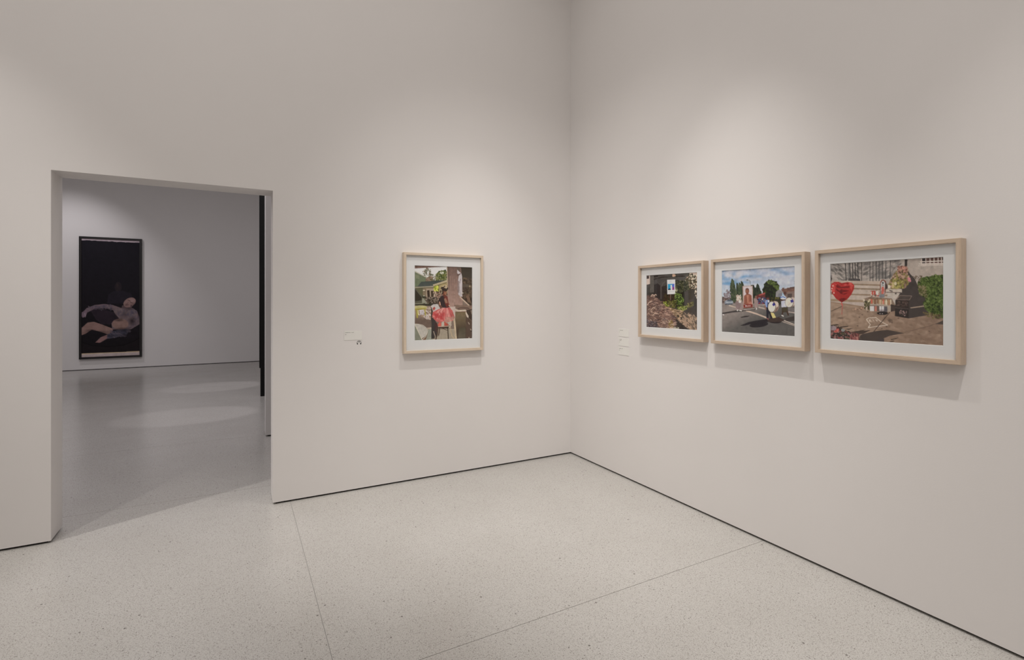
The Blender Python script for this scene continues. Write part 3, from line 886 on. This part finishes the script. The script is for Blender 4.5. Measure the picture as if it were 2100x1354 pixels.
# --- red heart balloon and sidewalk shrine
def print_shrine():
    p = Print([(1704.3, 541.4), (1935, 527.1), (1935, 707.4), (1704.3, 694)], 296, 238, (140, 124, 112), 9)
    p.view(1695, 520, 8.4)
    D = 756
    rng = p.rng
    p.G([(70, 190), (2030, 50), (2030, 520), (70, 520)], (148, 142, 136), (164, 154, 146), (300, 300), (1700, 300), tex=.05)
    # leafy shadow on the wall
    p.S([(80, 180), (620, 150), (620, 380), (350, 480), (80, 420)], [(88, 86, 84), (104, 100, 96), (156, 148, 142), (160, 152, 146), (164, 156, 150), (74, 72, 70)], 620, 20, .55, 2.4, .5)
    p.S([(620, 150), (1280, 110), (1200, 330), (1080, 430), (640, 420)], [(86, 84, 82), (98, 94, 92), (112, 108, 104), (156, 148, 142), (166, 158, 152), (160, 150, 144), (76, 74, 74)], 620, 22, .5, 2.2, -.5)
    p.P([(380, 180), (420, 180), (420, 430), (380, 440)], (96, 94, 92), .7)
    p.P([(860, 300), (1060, 300), (1060, 440), (860, 440)], (100, 98, 96), .6)
    p.S([(1420, 100), (1520, 150), (1560, 220), (1480, 190)], [(104, 98, 92)], 50, 24, .6, 2, .6)
    for x, x2 in ((340, 355), (415, 425), (462, 470), (505, 515), (550, 560)):
        p.L([(x, 165), (x2, 470)], 15, (50, 48, 48))
    p.L([(615, 155), (617, 490)], 14, (56, 52, 50))
    for x in (760, 808, 862, 915, 972, 1030, 1105):
        p.L([(x, 140 - (x - 760) * .07), (x + (0 if x < 1000 else -6), 485 if x < 930 else 440)], 13, (66, 64, 64))
    p.P([(390, 480), (400, 430), (590, 440), (600, 500), (400, 510)], (70, 66, 66), tex=.05)
    # steps
    p.P([(80, 470), (930, 480), (930, 560), (80, 560)], (166, 152, 140), tex=.04)
    for k, (y0, y1, c) in enumerate(((520, 545, (130, 112, 94)), (545, 590, (172, 160, 150)), (590, 615, (126, 110, 92)), (615, 690, (168, 156, 146)),
                                     (690, 715, (132, 114, 96)), (715, 790, (170, 158, 148)), (790, 840, (140, 122, 102)), (830, 900, (166, 154, 146)))):
        p.P([(80, y0 - 10), (1100, y0 + 20), (1100, y1 + 26), (80, y1 - 10)], c, tex=.04)
    # sidewalk
    p.G([(70, D + 70), (300, D + 100), (640, D + 150), (1100, D + 200), (1700, D + 130), (2030, D + 100), (2030, D + 830), (70, D + 720)], (142, 122, 106), (124, 104, 90), (600, D + 200), (1400, D + 780), tex=.05)
    p.S([(80, D + 120), (2030, D + 200), (2030, D + 820), (80, D + 700)], [(128, 108, 92), (150, 130, 114), (112, 94, 80)], 500, 24, .35, 2.2, .1)
    p.L([(80, D + 240), (290, D + 145)], 12, (84, 70, 60))
    p.L([(80, D + 78), (320, D + 108), (660, D + 160)], 18, (130, 110, 92))
    # wall, window, post
    p.P([(1390, 100), (1620, 85), (1600, 230), (2030, 210), (2030, 400), (1600, 470), (1480, 420), (1400, 300)], (156, 146, 138), tex=.05)
    p.P([(1630, 85), (2020, 60), (2020, 180), (1640, 190)], (88, 66, 60), tex=.06)
    p.P([(1640, 90), (1700, 85), (1690, 190), (1640, 190)], (46, 40, 40))
    p.P([(1985, 65), (2020, 62), (2020, 160), (1985, 165)], (44, 40, 40))
    for x in (1635, 1704, 1772, 1840, 1910, 1965):
        p.L([(x, 60), (x, 215)], 15, (186, 176, 170))
    p.L([(1610, 155), (2030, 140)], 16, (190, 180, 172)); p.L([(1590, 190), (2030, 180)], 14, (186, 176, 168))
    p.L([(1575, 222), (2030, 205)], 18, (176, 166, 158))
    p.P([(1345, 105), (1395, 102), (1385, 300), (1345, 300)], (48, 44, 42))
    # dark hedge shadow
    p.P([(1330, 280), (1380, 260), (1440, 360), (1520, 440), (1570, 560), (1620, 700), (1800, 700), (1800, D + 280), (1410, D + 350), (1200, D + 230), (1260, 640), (1320, 560)], (62, 56, 54), tex=.04)
    p.P([(1440, D + 165), (1700, D + 125), (1710, D + 145), (1450, D + 180)], (146, 130, 114))
    # green hedge
    hg = [(1560, 500), (1620, 430), (1860, 380), (2030, 370), (2030, D + 330), (1900, D + 330), (1700, D + 200), (1650, D + 90), (1720, 780), (1590, 690), (1580, 600)]
    p.P(hg, (58, 70, 36))
    p.S(hg, [(50, 64, 28), (78, 94, 46), (98, 112, 62), (38, 48, 24), (66, 82, 36)], 1700, 15)
    p.S([(1570, 560), (1700, 560), (1720, 760), (1600, 690)], [(104, 98, 68), (120, 110, 84), (70, 72, 40)], 120, 15)
    p.S([(1650, D + 240), (1950, D + 280), (1960, D + 360), (1700, D + 330)], [(92, 78, 58), (70, 60, 44), (110, 104, 66)], 110, 14)
    p.S([(1480, 400), (1640, 390), (1600, 480), (1520, 460)], [(110, 96, 84), (86, 74, 60)], 40, 12)
    # dried flowers
    fw = [(1290, 230), (1400, 260), (1390, 380), (1440, 440), (1400, 540), (1320, 600), (1120, 600), (1080, 520), (1130, 420), (1190, 330)]
    p.P(fw, (112, 94, 78))
    p.S(fw, [(150, 124, 108), (104, 88, 62), (168, 140, 120), (80, 66, 48), (130, 104, 92), (122, 112, 66)], 640, 18)
    p.S([(1120, 440), (1300, 440), (1340, 590), (1160, 600)], [(124, 118, 62), (150, 142, 86), (92, 90, 48)], 130, 15)
    p.S([(1220, 230), (1380, 230), (1380, 330), (1250, 330)], [(172, 128, 112), (110, 74, 64), (150, 112, 100)], 70, 14)
    p.S([(1400, 430), (1450, 430), (1450, 480), (1400, 480)], [(190, 120, 130)], 12, 12)
    p.P([(1130, 500), (1165, 500), (1165, 600), (1130, 600)], (176, 160, 116)); p.E(1080, 570, 26, 28, (200, 184, 170)); p.E(1190, 520, 22, 30, (190, 178, 150))
    # shrine plinth
    p.P([(1010, 615), (1300, 615), (1300, 670), (1010, 660)], (176, 166, 156)); p.L([(1090, 635), (1140, 650)], 14, (50, 44, 42)); p.L([(1020, 665), (1290, 672)], 10, (80, 70, 66))
    p.P([(1060, 675), (1270, 680), (1200, 780), (1200, 900), (1040, 880)], (170, 162, 154)); p.E(1195, 690, 18, 10, (60, 52, 50))
    # icon with arched top
    p.P([(925, 700), (930, 500), (960, 455), (1000, 455), (1030, 480), (1045, 560), (1015, 700)], (118, 76, 66))
    p.P([(940, 690), (945, 510), (970, 475), (995, 475), (1015, 510), (1005, 690)], (172, 172, 170)); p.E(978, 510, 14, 18, (56, 56, 60)); p.P([(955, 590), (985, 560), (1005, 620), (990, 700), (955, 690)], (176, 96, 86)); p.L([(960, 540), (990, 550)], 12, (76, 80, 84))
    p.P([(1020, 490), (1060, 560), (1060, 600), (1020, 620)], (60, 52, 50))
    # candles and jars, upper shelf
    p.P([(640, 780), (760, 740), (1130, 770), (1190, D + 130), (1000, D + 130), (740, D + 110), (650, D + 60)], (124, 106, 92), tex=.05)
    p.S([(780, 650), (930, 650), (930, 740), (780, 740)], [(150, 76, 68), (180, 160, 148), (104, 86, 76), (196, 186, 180)], 90, 14)
    for x, c in ((800, (166, 80, 68)), (840, (164, 76, 70)), (880, (198, 190, 180)), (940, (130, 120, 112))):
        p.P([(x - 14, 640), (x + 14, 640), (x + 14, 710), (x - 14, 710)], c)
    p.P([(900, 720), (1000, 690), (1010, 750), (930, 760)], (110, 112, 116))
    cc = [(170, 150, 126), (196, 180, 160), (120, 92, 72), (146, 120, 92), (178, 92, 78), (206, 196, 182)]
    for k in range(17):
        x = 745 + k * 23
        c = cc[int(rng.integers(6))]
        y = 750 + 20 * rng.random() + k * 2
        p.P([(x - 9, y), (x + 9, y), (x + 9, y + 110), (x - 9, y + 110)], c)
        p.P([(x - 9, y), (x + 9, y), (x + 9, y + 22), (x - 9, y + 22)], (92, 72, 56))
    for k in range(15):
        x = 760 + k * 25
        p.P([(x - 10, D + 20 + k), (x + 10, D + 20 + k), (x + 10, D + 95 + k * 2), (x - 10, D + 95 + k * 2)], cc[int(rng.integers(6))])
    p.P([(640, 780), (670, 780), (675, D + 60), (645, D + 70)], (190, 178, 158))
    p.P([(730, D + 100), (1110, D + 130), (1110, D + 160), (740, D + 130)], (152, 140, 130))
    p.S([(665, D + 70), (760, D + 60), (760, D + 200), (670, D + 200)], [(44, 44, 34), (190, 180, 150), (84, 80, 56), (120, 112, 80), (60, 56, 40)], 110, 15)
    p.P([(690, D + 160), (715, D + 160), (715, D + 215), (690, D + 215)], (172, 158, 144))
    p.P([(740, D + 130), (1070, D + 150), (1060, D + 240), (750, D + 220)], (96, 84, 76)); p.P([(990, D + 150), (1060, D + 150), (1060, D + 240), (990, D + 240)], (84, 80, 84))
    p.P([(1055, D + 140), (1110, D + 145), (1110, D + 235), (1055, D + 235)], (160, 148, 136)); p.P([(1110, D + 110), (1190, D + 130), (1190, D + 220), (1110, D + 240)], (62, 52, 48))
    for x, c in ((775, (200, 190, 184)), (812, (204, 196, 196)), (858, (170, 110, 96)), (935, (206, 200, 204)), (978, (210, 202, 204))):
        p.P([(x - 17, D + 145), (x + 17, D + 145), (x + 17, D + 228), (x - 17, D + 228)], c)
    p.E(970, D + 262, 95, 30, (40, 36, 36)); p.E(930, D + 268, 9, 7, (160, 150, 150)); p.E(970, D + 270, 9, 7, (160, 150, 150))
    p.P([(917, D + 200), (995, D + 200), (995, D + 235), (917, D + 235)], (44, 38, 38), .5)
    # black crate
    p.P([(1190, 800), (1260, 720), (1470, 730), (1420, 810), (1420, D + 350), (1180, D + 310)], (50, 42, 40), tex=.06)
    p.P([(1200, 790), (1270, 730), (1450, 738), (1410, 790)], (70, 62, 58)); p.L([(1210, 785), (1265, 722), (1466, 728), (1425, 795)], 9, (128, 112, 104)); p.L([(1215, 790), (1425, 795)], 9, (110, 96, 90))
    p.P([(1185, D + 165), (1410, D + 185), (1405, D + 345), (1180, D + 305)], (42, 37, 36)); p.L([(1185, D + 170), (1410, D + 190)], 9, (84, 74, 70))
    p.S([(1260, D + 215), (1380, D + 225), (1375, D + 300), (1260, D + 285)], [(150, 126, 120), (60, 52, 50), (120, 100, 96)], 60, 11)
    p.S([(1210, 820), (1400, 820), (1390, D + 140), (1210, D + 130)], [(66, 52, 48), (84, 70, 64), (44, 38, 36)], 90, 14)
    # chalk drawing and cracks
    ch = (190, 178, 166)
    p.L([(700, D + 365), (740, D + 342), (860, D + 335), (940, D + 400), (1060, D + 460), (730, D + 505), (765, D + 455), (700, D + 370)], 13, ch, .9)
    p.L([(745, D + 370), (755, D + 405)], 8, ch, .8); p.L([(745, D + 370), (772, D + 375), (750, D + 390), (782, D + 402)], 8, ch, .8)
    p.L([(805, D + 365), (830, D + 400)], 8, ch, .8); p.L([(855, D + 370), (885, D + 405)], 8, ch, .8); p.L([(855, D + 372), (890, D + 378), (872, D + 395)], 8, ch, .8)
    p.L([(1095, D + 245), (750, D + 660), (730, D + 710)], 13, (64, 50, 44))
    p.L([(1440, D + 560), (1620, D + 510), (1760, D + 475), (1880, D + 430)], 8, (96, 80, 70)); p.P([(1860, D + 440), (2030, D + 360), (2030, D + 450)], (70, 62, 58))
    p.S([(1060, D + 360), (1140, D + 360), (1140, D + 430), (1080, D + 420)], [(96, 80, 70)], 30, 13, .7)
    for x, y in ((1040, 490), (960, 520), (1760, 560), (550, 475), (630, 290), (720, 240), (1240, 345), (580, 330)):
        p.E(x, D + y, 16, 7, (80, 66, 58))
    # big shadows in front
    p.P([(640, D + 610), (850, D + 565), (1060, D + 540), (1340, D + 595), (1100, D + 640), (980, D + 690), (1000, D + 760), (560, D + 740), (590, D + 640)], (66, 58, 54), tex=.05)
    for pts in ([(80, D + 465), (200, D + 448), (240, D + 465), (100, D + 490)], [(250, D + 490), (400, D + 475), (380, D + 495), (250, D + 510)],
                [(380, D + 590), (560, D + 560), (700, D + 535), (640, D + 560), (780, D + 545), (640, D + 610), (420, D + 640)], [(330, D + 530), (480, D + 515), (400, D + 545)],
                [(1110, D + 700), (1190, D + 680), (1255, D + 672), (1200, D + 695), (1120, D + 712)], [(1060, D + 750), (1160, D + 720), (1180, D + 730), (1100, D + 755)]):
        p.P(pts, (64, 54, 48))
    # flower bunch lower left
    bq = [(80, D + 490), (260, D + 500), (340, D + 560), (560, D + 610), (590, D + 725), (80, D + 705)]
    p.P(bq, (58, 48, 46))
    p.S(bq, [(48, 44, 42), (110, 60, 58), (80, 60, 56), (40, 38, 34), (70, 66, 52), (128, 96, 92)], 420, 19)
    p.S([(150, D + 530), (230, D + 540), (220, D + 590), (160, D + 580)], [(176, 100, 92), (150, 66, 60)], 30, 14)
    p.E(300, D + 550, 32, 26, (132, 134, 132)); p.S([(80, D + 490), (200, D + 490), (160, D + 540), (80, D + 550)], [(120, 108, 116), (140, 126, 128)], 40, 18)
    p.S([(420, D + 640), (570, D + 610), (570, D + 710), (430, D + 720)], [(120, 72, 70), (150, 104, 98), (90, 56, 54)], 70, 16, 1, 2, 1.4)
    p.P([(900, D + 690), (1000, D + 690), (1000, D + 750), (930, D + 750)], (62, 56, 56))
    # figure edge and heart balloon
    p.P([(75, 345), (100, 390), (112, 440), (90, 520), (100, 680), (75, 690)], (36, 24, 26))
    t = np.linspace(0, 2 * math.pi, 60)
    heart = [(280, 840), (180, 775), (110, 680), (85, 600), (100, 530), (150, 492), (210, 490), (280, 512), (380, 496), (450, 505), (492, 550), (490, 610), (440, 710), (370, 790)]
    p.P(heart, (158, 48, 46))
    p.G([(280, 840), (180, 775), (110, 680), (100, 560), (280, 520), (480, 560), (490, 610), (440, 710), (370, 790)], (156, 46, 44), (128, 34, 32), (200, 520), (300, 830), .8)
    dk = (88, 20, 22)
    for pts in ([(180, 540), (230, 520), (260, 580), (420, 560), (410, 590), (260, 600), (190, 590)], [(180, 600), (240, 640), (280, 620), (410, 640), (350, 660), (260, 680), (190, 640)],
                [(240, 640), (280, 610), (290, 690), (400, 670), (330, 710), (250, 690)], [(230, 780), (320, 760), (360, 780), (290, 830), (250, 815)],
                [(280, 515), (370, 505), (420, 520), (360, 535), (260, 530)]):
        p.P(pts, dk, .8)
    p.P([(120, 540), (150, 520), (170, 600), (150, 700), (115, 640)], (178, 70, 64)); p.P([(430, 540), (470, 560), (450, 640), (420, 600)], (176, 70, 62), .7)
    for x, y in ((112, 605), (145, 680), (128, 560), (105, 645)):
        p.E(x, y, 9, 12, (226, 180, 170))
    p.S([(150, 500), (440, 510), (460, 560), (150, 550)], [(186, 84, 78), (150, 40, 40)], 40, 13, .6, 2, .1)
    p.L([(275, 835), (285, D + 110), (290, D + 160), (280, D + 280)], 13, (160, 84, 78)); p.L([(270, D + 100), (292, D + 130)], 20, (176, 90, 84)); p.L([(285, D + 200), (290, D + 400)], 6, (120, 86, 76), .8)
    p.E(260, D + 345, 50, 10, (96, 80, 70)); p.S([(460, D + 180), (640, D + 170), (640, D + 210), (470, D + 210)], [(170, 140, 120), (100, 74, 60)], 26, 9)
    return p


# --- tall dark picture: two figures, one leaning back in the arms of the other
def print_tall():
    p = Print([(135, 83), (705, 108), (705, 1255), (142, 1275)], 140, 330, (14, 12, 18), 11)
    p.view(0, 0, 1)
    p.G([(100, 60), (740, 60), (740, 1300), (100, 1300)], (15, 13, 21), (17, 13, 16), (400, 100), (400, 1250), tex=.1)
    # figure behind
    p.E(495, 575, 34, 52, (32, 26, 30), .9); p.E(488, 558, 16, 24, (50, 42, 38), .6, soft=True)
    p.P([(385, 740), (400, 650), (450, 615), (540, 610), (620, 640), (640, 700), (560, 740)], (27, 23, 31), .9)
    p.P([(220, 800), (330, 790), (460, 830), (500, 890), (420, 950), (340, 950), (280, 900)], (36, 28, 36), .9)
    # reclining figure
    dk = (20, 16, 22)
    p.P([(535, 760), (600, 755), (640, 800), (560, 830), (520, 800)], (78, 64, 66))
    p.P([(440, 755), (540, 790), (640, 788), (680, 820), (700, 880), (706, 945), (620, 998), (560, 1000), (440, 1000), (430, 940),
         (455, 905), (505, 890), (470, 850), (445, 805)], (98, 84, 86), tex=.06)
    p.P([(440, 755), (360, 745), (270, 755), (190, 785), (140, 840), (140, 872), (165, 866), (178, 880), (195, 830), (270, 792), (360, 786), (446, 806)], (96, 82, 88), tex=.06)
    p.P([(140, 830), (190, 800), (192, 830), (180, 870), (150, 882)], (104, 88, 98)); p.L([(172, 835), (178, 868)], 6, (136, 122, 132))
    p.P([(140, 985), (200, 930), (260, 922), (340, 950), (440, 990), (450, 1040), (390, 1045), (320, 1020), (240, 1000), (180, 1040), (140, 1055)], (122, 98, 92), tex=.05)
    p.P([(275, 1128), (320, 1080), (400, 1045), (500, 1000), (600, 1000), (580, 1050), (470, 1080), (390, 1090), (320, 1130)], (72, 68, 78), tex=.08)
    p.P([(275, 1128), (330, 1075), (390, 1050), (385, 1090), (320, 1130)], (120, 92, 90))
    p.E(515, 945, 80, 54, (122, 98, 90), .9, soft=False)
    p.E(606, 730, 64, 44, (122, 98, 94), rot=-.5); p.E(632, 712, 34, 28, (132, 110, 108), .8, soft=True)
    p.E(575, 755, 34, 18, (84, 64, 64), .8, -.4, True); p.L([(588, 704), (612, 716)], 6, (70, 54, 56)); p.L([(612, 728), (634, 734)], 6, (74, 56, 58))
    p.L([(594, 722), (586, 738)], 5, (92, 72, 72)); p.L([(576, 742), (598, 752)], 5, (94, 66, 66)); p.E(622, 768, 10, 13, (80, 64, 66))
    p.S([(400, 1020), (600, 1000), (580, 1060), (400, 1080)], [(62, 62, 76), (84, 76, 84), (50, 50, 62)], 90, 9, .7, 2.2, .5)
    p.S([(450, 790), (680, 810), (650, 880), (490, 860)], [(80, 74, 84), (106, 92, 92), (88, 80, 86), (70, 66, 78)], 120, 8, .6, 2.0)
    p.S([(210, 770), (430, 755), (430, 800), (210, 800)], [(78, 70, 80), (104, 90, 92), (70, 66, 76)], 90, 7, .6, 2.0)
    p.S([(660, 850), (706, 880), (706, 945), (600, 1000), (620, 960)], [(74, 68, 78), (90, 80, 88)], 60, 7, .6, 2.0)
    for (x, y, rx, ry, a_) in ((630, 915, 46, 56, .95), (500, 905, 70, 22, .8), (560, 850, 60, 46, .45), (560, 1010, 120, 36, .7), (340, 798, 130, 18, .7), (690, 1000, 60, 40, .9),
                               (460, 870, 30, 40, .7), (600, 795, 60, 20, .7), (300, 1030, 170, 26, .7), (230, 1010, 70, 20, .7), (600, 1060, 130, 40, .9), (520, 995, 90, 20, .6),
                               (700, 850, 24, 70, .6), (430, 1060, 120, 22, .45), (650, 760, 34, 40, .6)):
        p.E(x, y, rx, ry, dk, a_, soft=True)
    # round base edge
    p.L([(140, 1120), (240, 1155), (400, 1170), (540, 1155), (640, 1120), (700, 1085)], 7, (8, 6, 8))
    p.P([(130, 1130), (240, 1165), (400, 1180), (560, 1160), (706, 1095), (706, 1225), (140, 1240)], (22, 17, 19), .6)
    # pale torn borders
    p.P([(125, 70), (715, 95), (715, 130)] + wavy((700, 127), (140, 103), 22, 2.5, p.rng) + [(125, 103)], (150, 138, 144))
    p.P([(130, 1240)] + wavy((142, 1238), (705, 1218), 16, 1.2, p.rng) + [(715, 1216), (715, 1300), (130, 1300)], (160, 148, 146))
    p.L([(142, 1240), (705, 1220)], 8, (176, 158, 132))
    return p


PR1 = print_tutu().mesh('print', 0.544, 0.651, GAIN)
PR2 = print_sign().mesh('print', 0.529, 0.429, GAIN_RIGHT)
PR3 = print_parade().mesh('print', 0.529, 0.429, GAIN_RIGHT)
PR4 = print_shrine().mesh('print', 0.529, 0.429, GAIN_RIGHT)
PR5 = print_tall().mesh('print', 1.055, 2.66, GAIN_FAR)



# ------------------------------------------------------------------ framed photographs
def framed(loc, rotz, W, H, depth, face, mat_in, pw, ph, pz, me, wood_mat, label, group=None, recess=0.018, mat_board=True, glazed=True):
    """W x H frame standing off the wall by depth; local -y looks into the room; origin at the bottom centre on the wall"""
    root = empty('framed_photograph', loc)
    root.rotation_euler = (0, 0, rotz)
    tag(root, label, 'picture', group)
    bk = -0.002
    for side in range(4):
        Ln = W if side % 2 == 0 else H
        bm = bmesh.new()
        o = Ln / 2
        # rail along local x, outer edge at z = 0, inner edge at z = face, mitred ends
        sec = [(-o, 0), (o, 0), (o - face, face), (-o + face, face)]
        A = [bm.verts.new((x, bk, z)) for x, z in sec]
        B = [bm.verts.new((x, -depth, z)) for x, z in sec]
        bm.faces.new(A); bm.faces.new(B[::-1])
        for i in range(4):
            bm.faces.new((A[i], A[(i + 1) % 4], B[(i + 1) % 4], B[i]))
        bmesh.ops.bevel(bm, geom=[e for e in bm.edges if all(v.co.y < -depth + 1e-4 for v in e.verts)
                                  and abs(e.verts[0].co.z - e.verts[1].co.z) < 1e-4],
                        offset=0.0012, segments=2, affect='EDGES')
        r = from_bm('frame_rail', bm, wood_mat, root)
        r.rotation_euler = (0, (0, -math.pi / 2, math.pi, math.pi / 2)[side], 0)
        r.location = ((0, 0, 0), (W / 2, 0, H / 2), (0, 0, H), (-W / 2, 0, H / 2))[side]
    yb = -depth + recess            # front of the mat board
    iw, ih = W / 2 - face, H - face
    # backing board closes the back
    box('backing_board', -iw, iw, bk - 0.004, bk, face, ih, M['backing'], root)
    cz = pz
    if mat_board:
        bm = bmesh.new()
        ow, oh = pw / 2, ph / 2
        rings = []
        for (hw, z0, z1, y) in ((iw, face, ih, yb + 0.004), (iw, face, ih, yb), (ow + 0.002, cz - oh - 0.002, cz + oh + 0.002, yb),
                                (ow, cz - oh, cz + oh, yb + 0.004)):
            rings.append([bm.verts.new((x, y, z)) for x, z in ((-hw, z0), (hw, z0), (hw, z1), (-hw, z1))])
        for a, b in zip(rings, rings[1:] + rings[:1]):
            for i in range(4):
                bm.faces.new((a[i], a[(i + 1) % 4], b[(i + 1) % 4], b[i]))
        tag(from_bm('mat_board', bm, M['mat'], root), 'white window mat')
    pr = bpy.data.objects.new('print', me)
    COL.objects.link(pr)
    pr.parent = root
    pr.location = (0, yb + 0.005, cz)
    if glazed:
        box('glass', -iw, iw, yb - 0.0045, yb - 0.0025, face, ih, M['glass'], root)
    return root


MAPLE, OAK = M['maple'], M['oak']
# on the back wall
r1 = framed((-1.3755, 0, 1.1035), 0, 0.742, 0.862, 0.052, 0.022, 0, 0.536, 0.643, 0.431, PR1, MAPLE,
            'pale maple framed photograph of a person in a pink tutu, alone on its wall', recess=0.02)
# three on the right wall (local -y turned to look along -x)
for (yc, me, lab) in ((-1.3865, PR2, 'tan framed photograph of a white yard sign above garden shrubs'),
                      (-2.125, PR3, 'tan framed photograph of a street parade with two bass drums under a blue sky'),
                      (-2.858, PR4, 'tan framed photograph of a red heart balloon beside a sidewalk shrine')):
    framed((0, yc, 1.2545), -math.pi / 2, 0.674, 0.587, 0.056, 0.020, 0, 0.521, 0.421, 0.2945, me, OAK, lab,
           'three tan framed photographs in a row', recess=0.02)
# the tall one on the far wall
framed((-5.515, FY, 0.25), 0, 1.145, 2.75, 0.06, 0.045, 0, 1.055, 2.66, 1.375, PR5, M['black_wood'],
       'tall black framed dark photograph of a reclining figure, seen through the doorway', recess=0.012, mat_board=False, glazed=False)


# ------------------------------------------------------------------ wall labels
def wall_label(loc, rotz, wdt, hgt, lines, label, group=None):
    o = empty('wall_label', loc)
    o.rotation_euler = (0, 0, rotz)
    tag(o, label, 'label', group)
    box('card', -wdt / 2, wdt / 2, -0.0020, -0.0004, 0, hgt, M['card'], o, 0.0003)
    rng = random.Random(int(hgt * 1e5) + len(lines) + int(abs(loc[2]) * 1000))
    for (x, z, words) in lines:
        bm = bmesh.new()
        cx = x
        for wl in words:                        # small blurred words: strokes of uneven height
            e = cx + wl
            while cx < e - 0.0012:
                s = 0.0012 + rng.random() * 0.0012
                hh = rng.choice((0.0028, 0.003, 0.0042))
                add_box(bm, cx, cx + s, -0.0024, -0.0018, z, z + hh)
                cx += s + 0.0007
            cx = e + 0.0028
        from_bm('text_line', bm, M['ink'], o)
    return o


wall_label((-2.154, 0, 1.232), 0, 0.140, 0.076, [(-0.062, 0.060, (0.026, 0.010, 0.006, 0.018)), (-0.062, 0.044, (0.009,))],
           'small cream wall label beside the pink tutu photograph')
for z, ln, lab in ((1.238, [(-0.058, 0.052, (0.004, 0.016, 0.024)), (-0.058, 0.038, (0.008,))], 'topmost white wall label in the stack of three'),
                   (1.155, [(-0.058, 0.055, (0.006, 0.003, 0.018)), (-0.058, 0.045, (0.007, 0.018)), (-0.058, 0.031, (0.008,))],
                    'middle white wall label in the stack of three'),
                   (1.075, [(-0.058, 0.055, (0.026, 0.003, 0.012)), (-0.058, 0.040, (0.007,))], 'lowest white wall label in the stack of three')):
    wall_label((0, -0.809, z), -math.pi / 2, 0.134, 0.0685, ln, lab, 'wall labels stacked beside the yard sign photograph')

# headphone symbol stuck under the first label
hp = empty('headphone_symbol', (-2.106, 0, 1.196))
tag(hp, 'small black headphone symbol stuck on the wall under a cream label', 'symbol')


def arc(name, r0, r1, a0, a1, cz, parent, n=14):
    bm = bmesh.new()
    ring = []
    for i in range(n + 1):
        t = math.radians(a0 + (a1 - a0) * i / n)
        ring.append([bm.verts.new((r * math.cos(t), y, cz + r * math.sin(t))) for r, y in ((r0, -0.001), (r1, -0.001), (r1, -0.0002), (r0, -0.0002))])
    for a, b in zip(ring, ring[1:]):
        for i in range(4):
            bm.faces.new((a[i], a[(i + 1) % 4], b[(i + 1) % 4], b[i]))
    for e in (ring[0], ring[-1]):
        bm.faces.new(e)
    return from_bm(name, bm, M['vinyl'], parent)


arc('headband', 0.0150, 0.0180, -20, 200, 0.012, hp)
arc('sound_wave', 0.0050, 0.0085, 30, 150, 0.013, hp)
for s in (-1, 1):
    ec = arc('ear_cup', 0.0001, 0.0050, 0, 359.9, 0.0, hp)
    ec.location = (s * 0.0125, 0, 0.004)

# ------------------------------------------------------------------ black panel in the next gallery
bp = empty('black_panel', (-2.35, 4.985, 0))
tag(bp, 'tall black standing panel behind the pale wall edge inside the doorway', 'panel')
box('panel', -0.318, 0.30, -0.032, 0.032, 0.46, 4.2, M['black_panel'], bp, 0.003)
box('plinth', -0.302, 0.29, -0.032, 0.032, 0.0, 0.46, M['black_panel'], bp, 0.003)
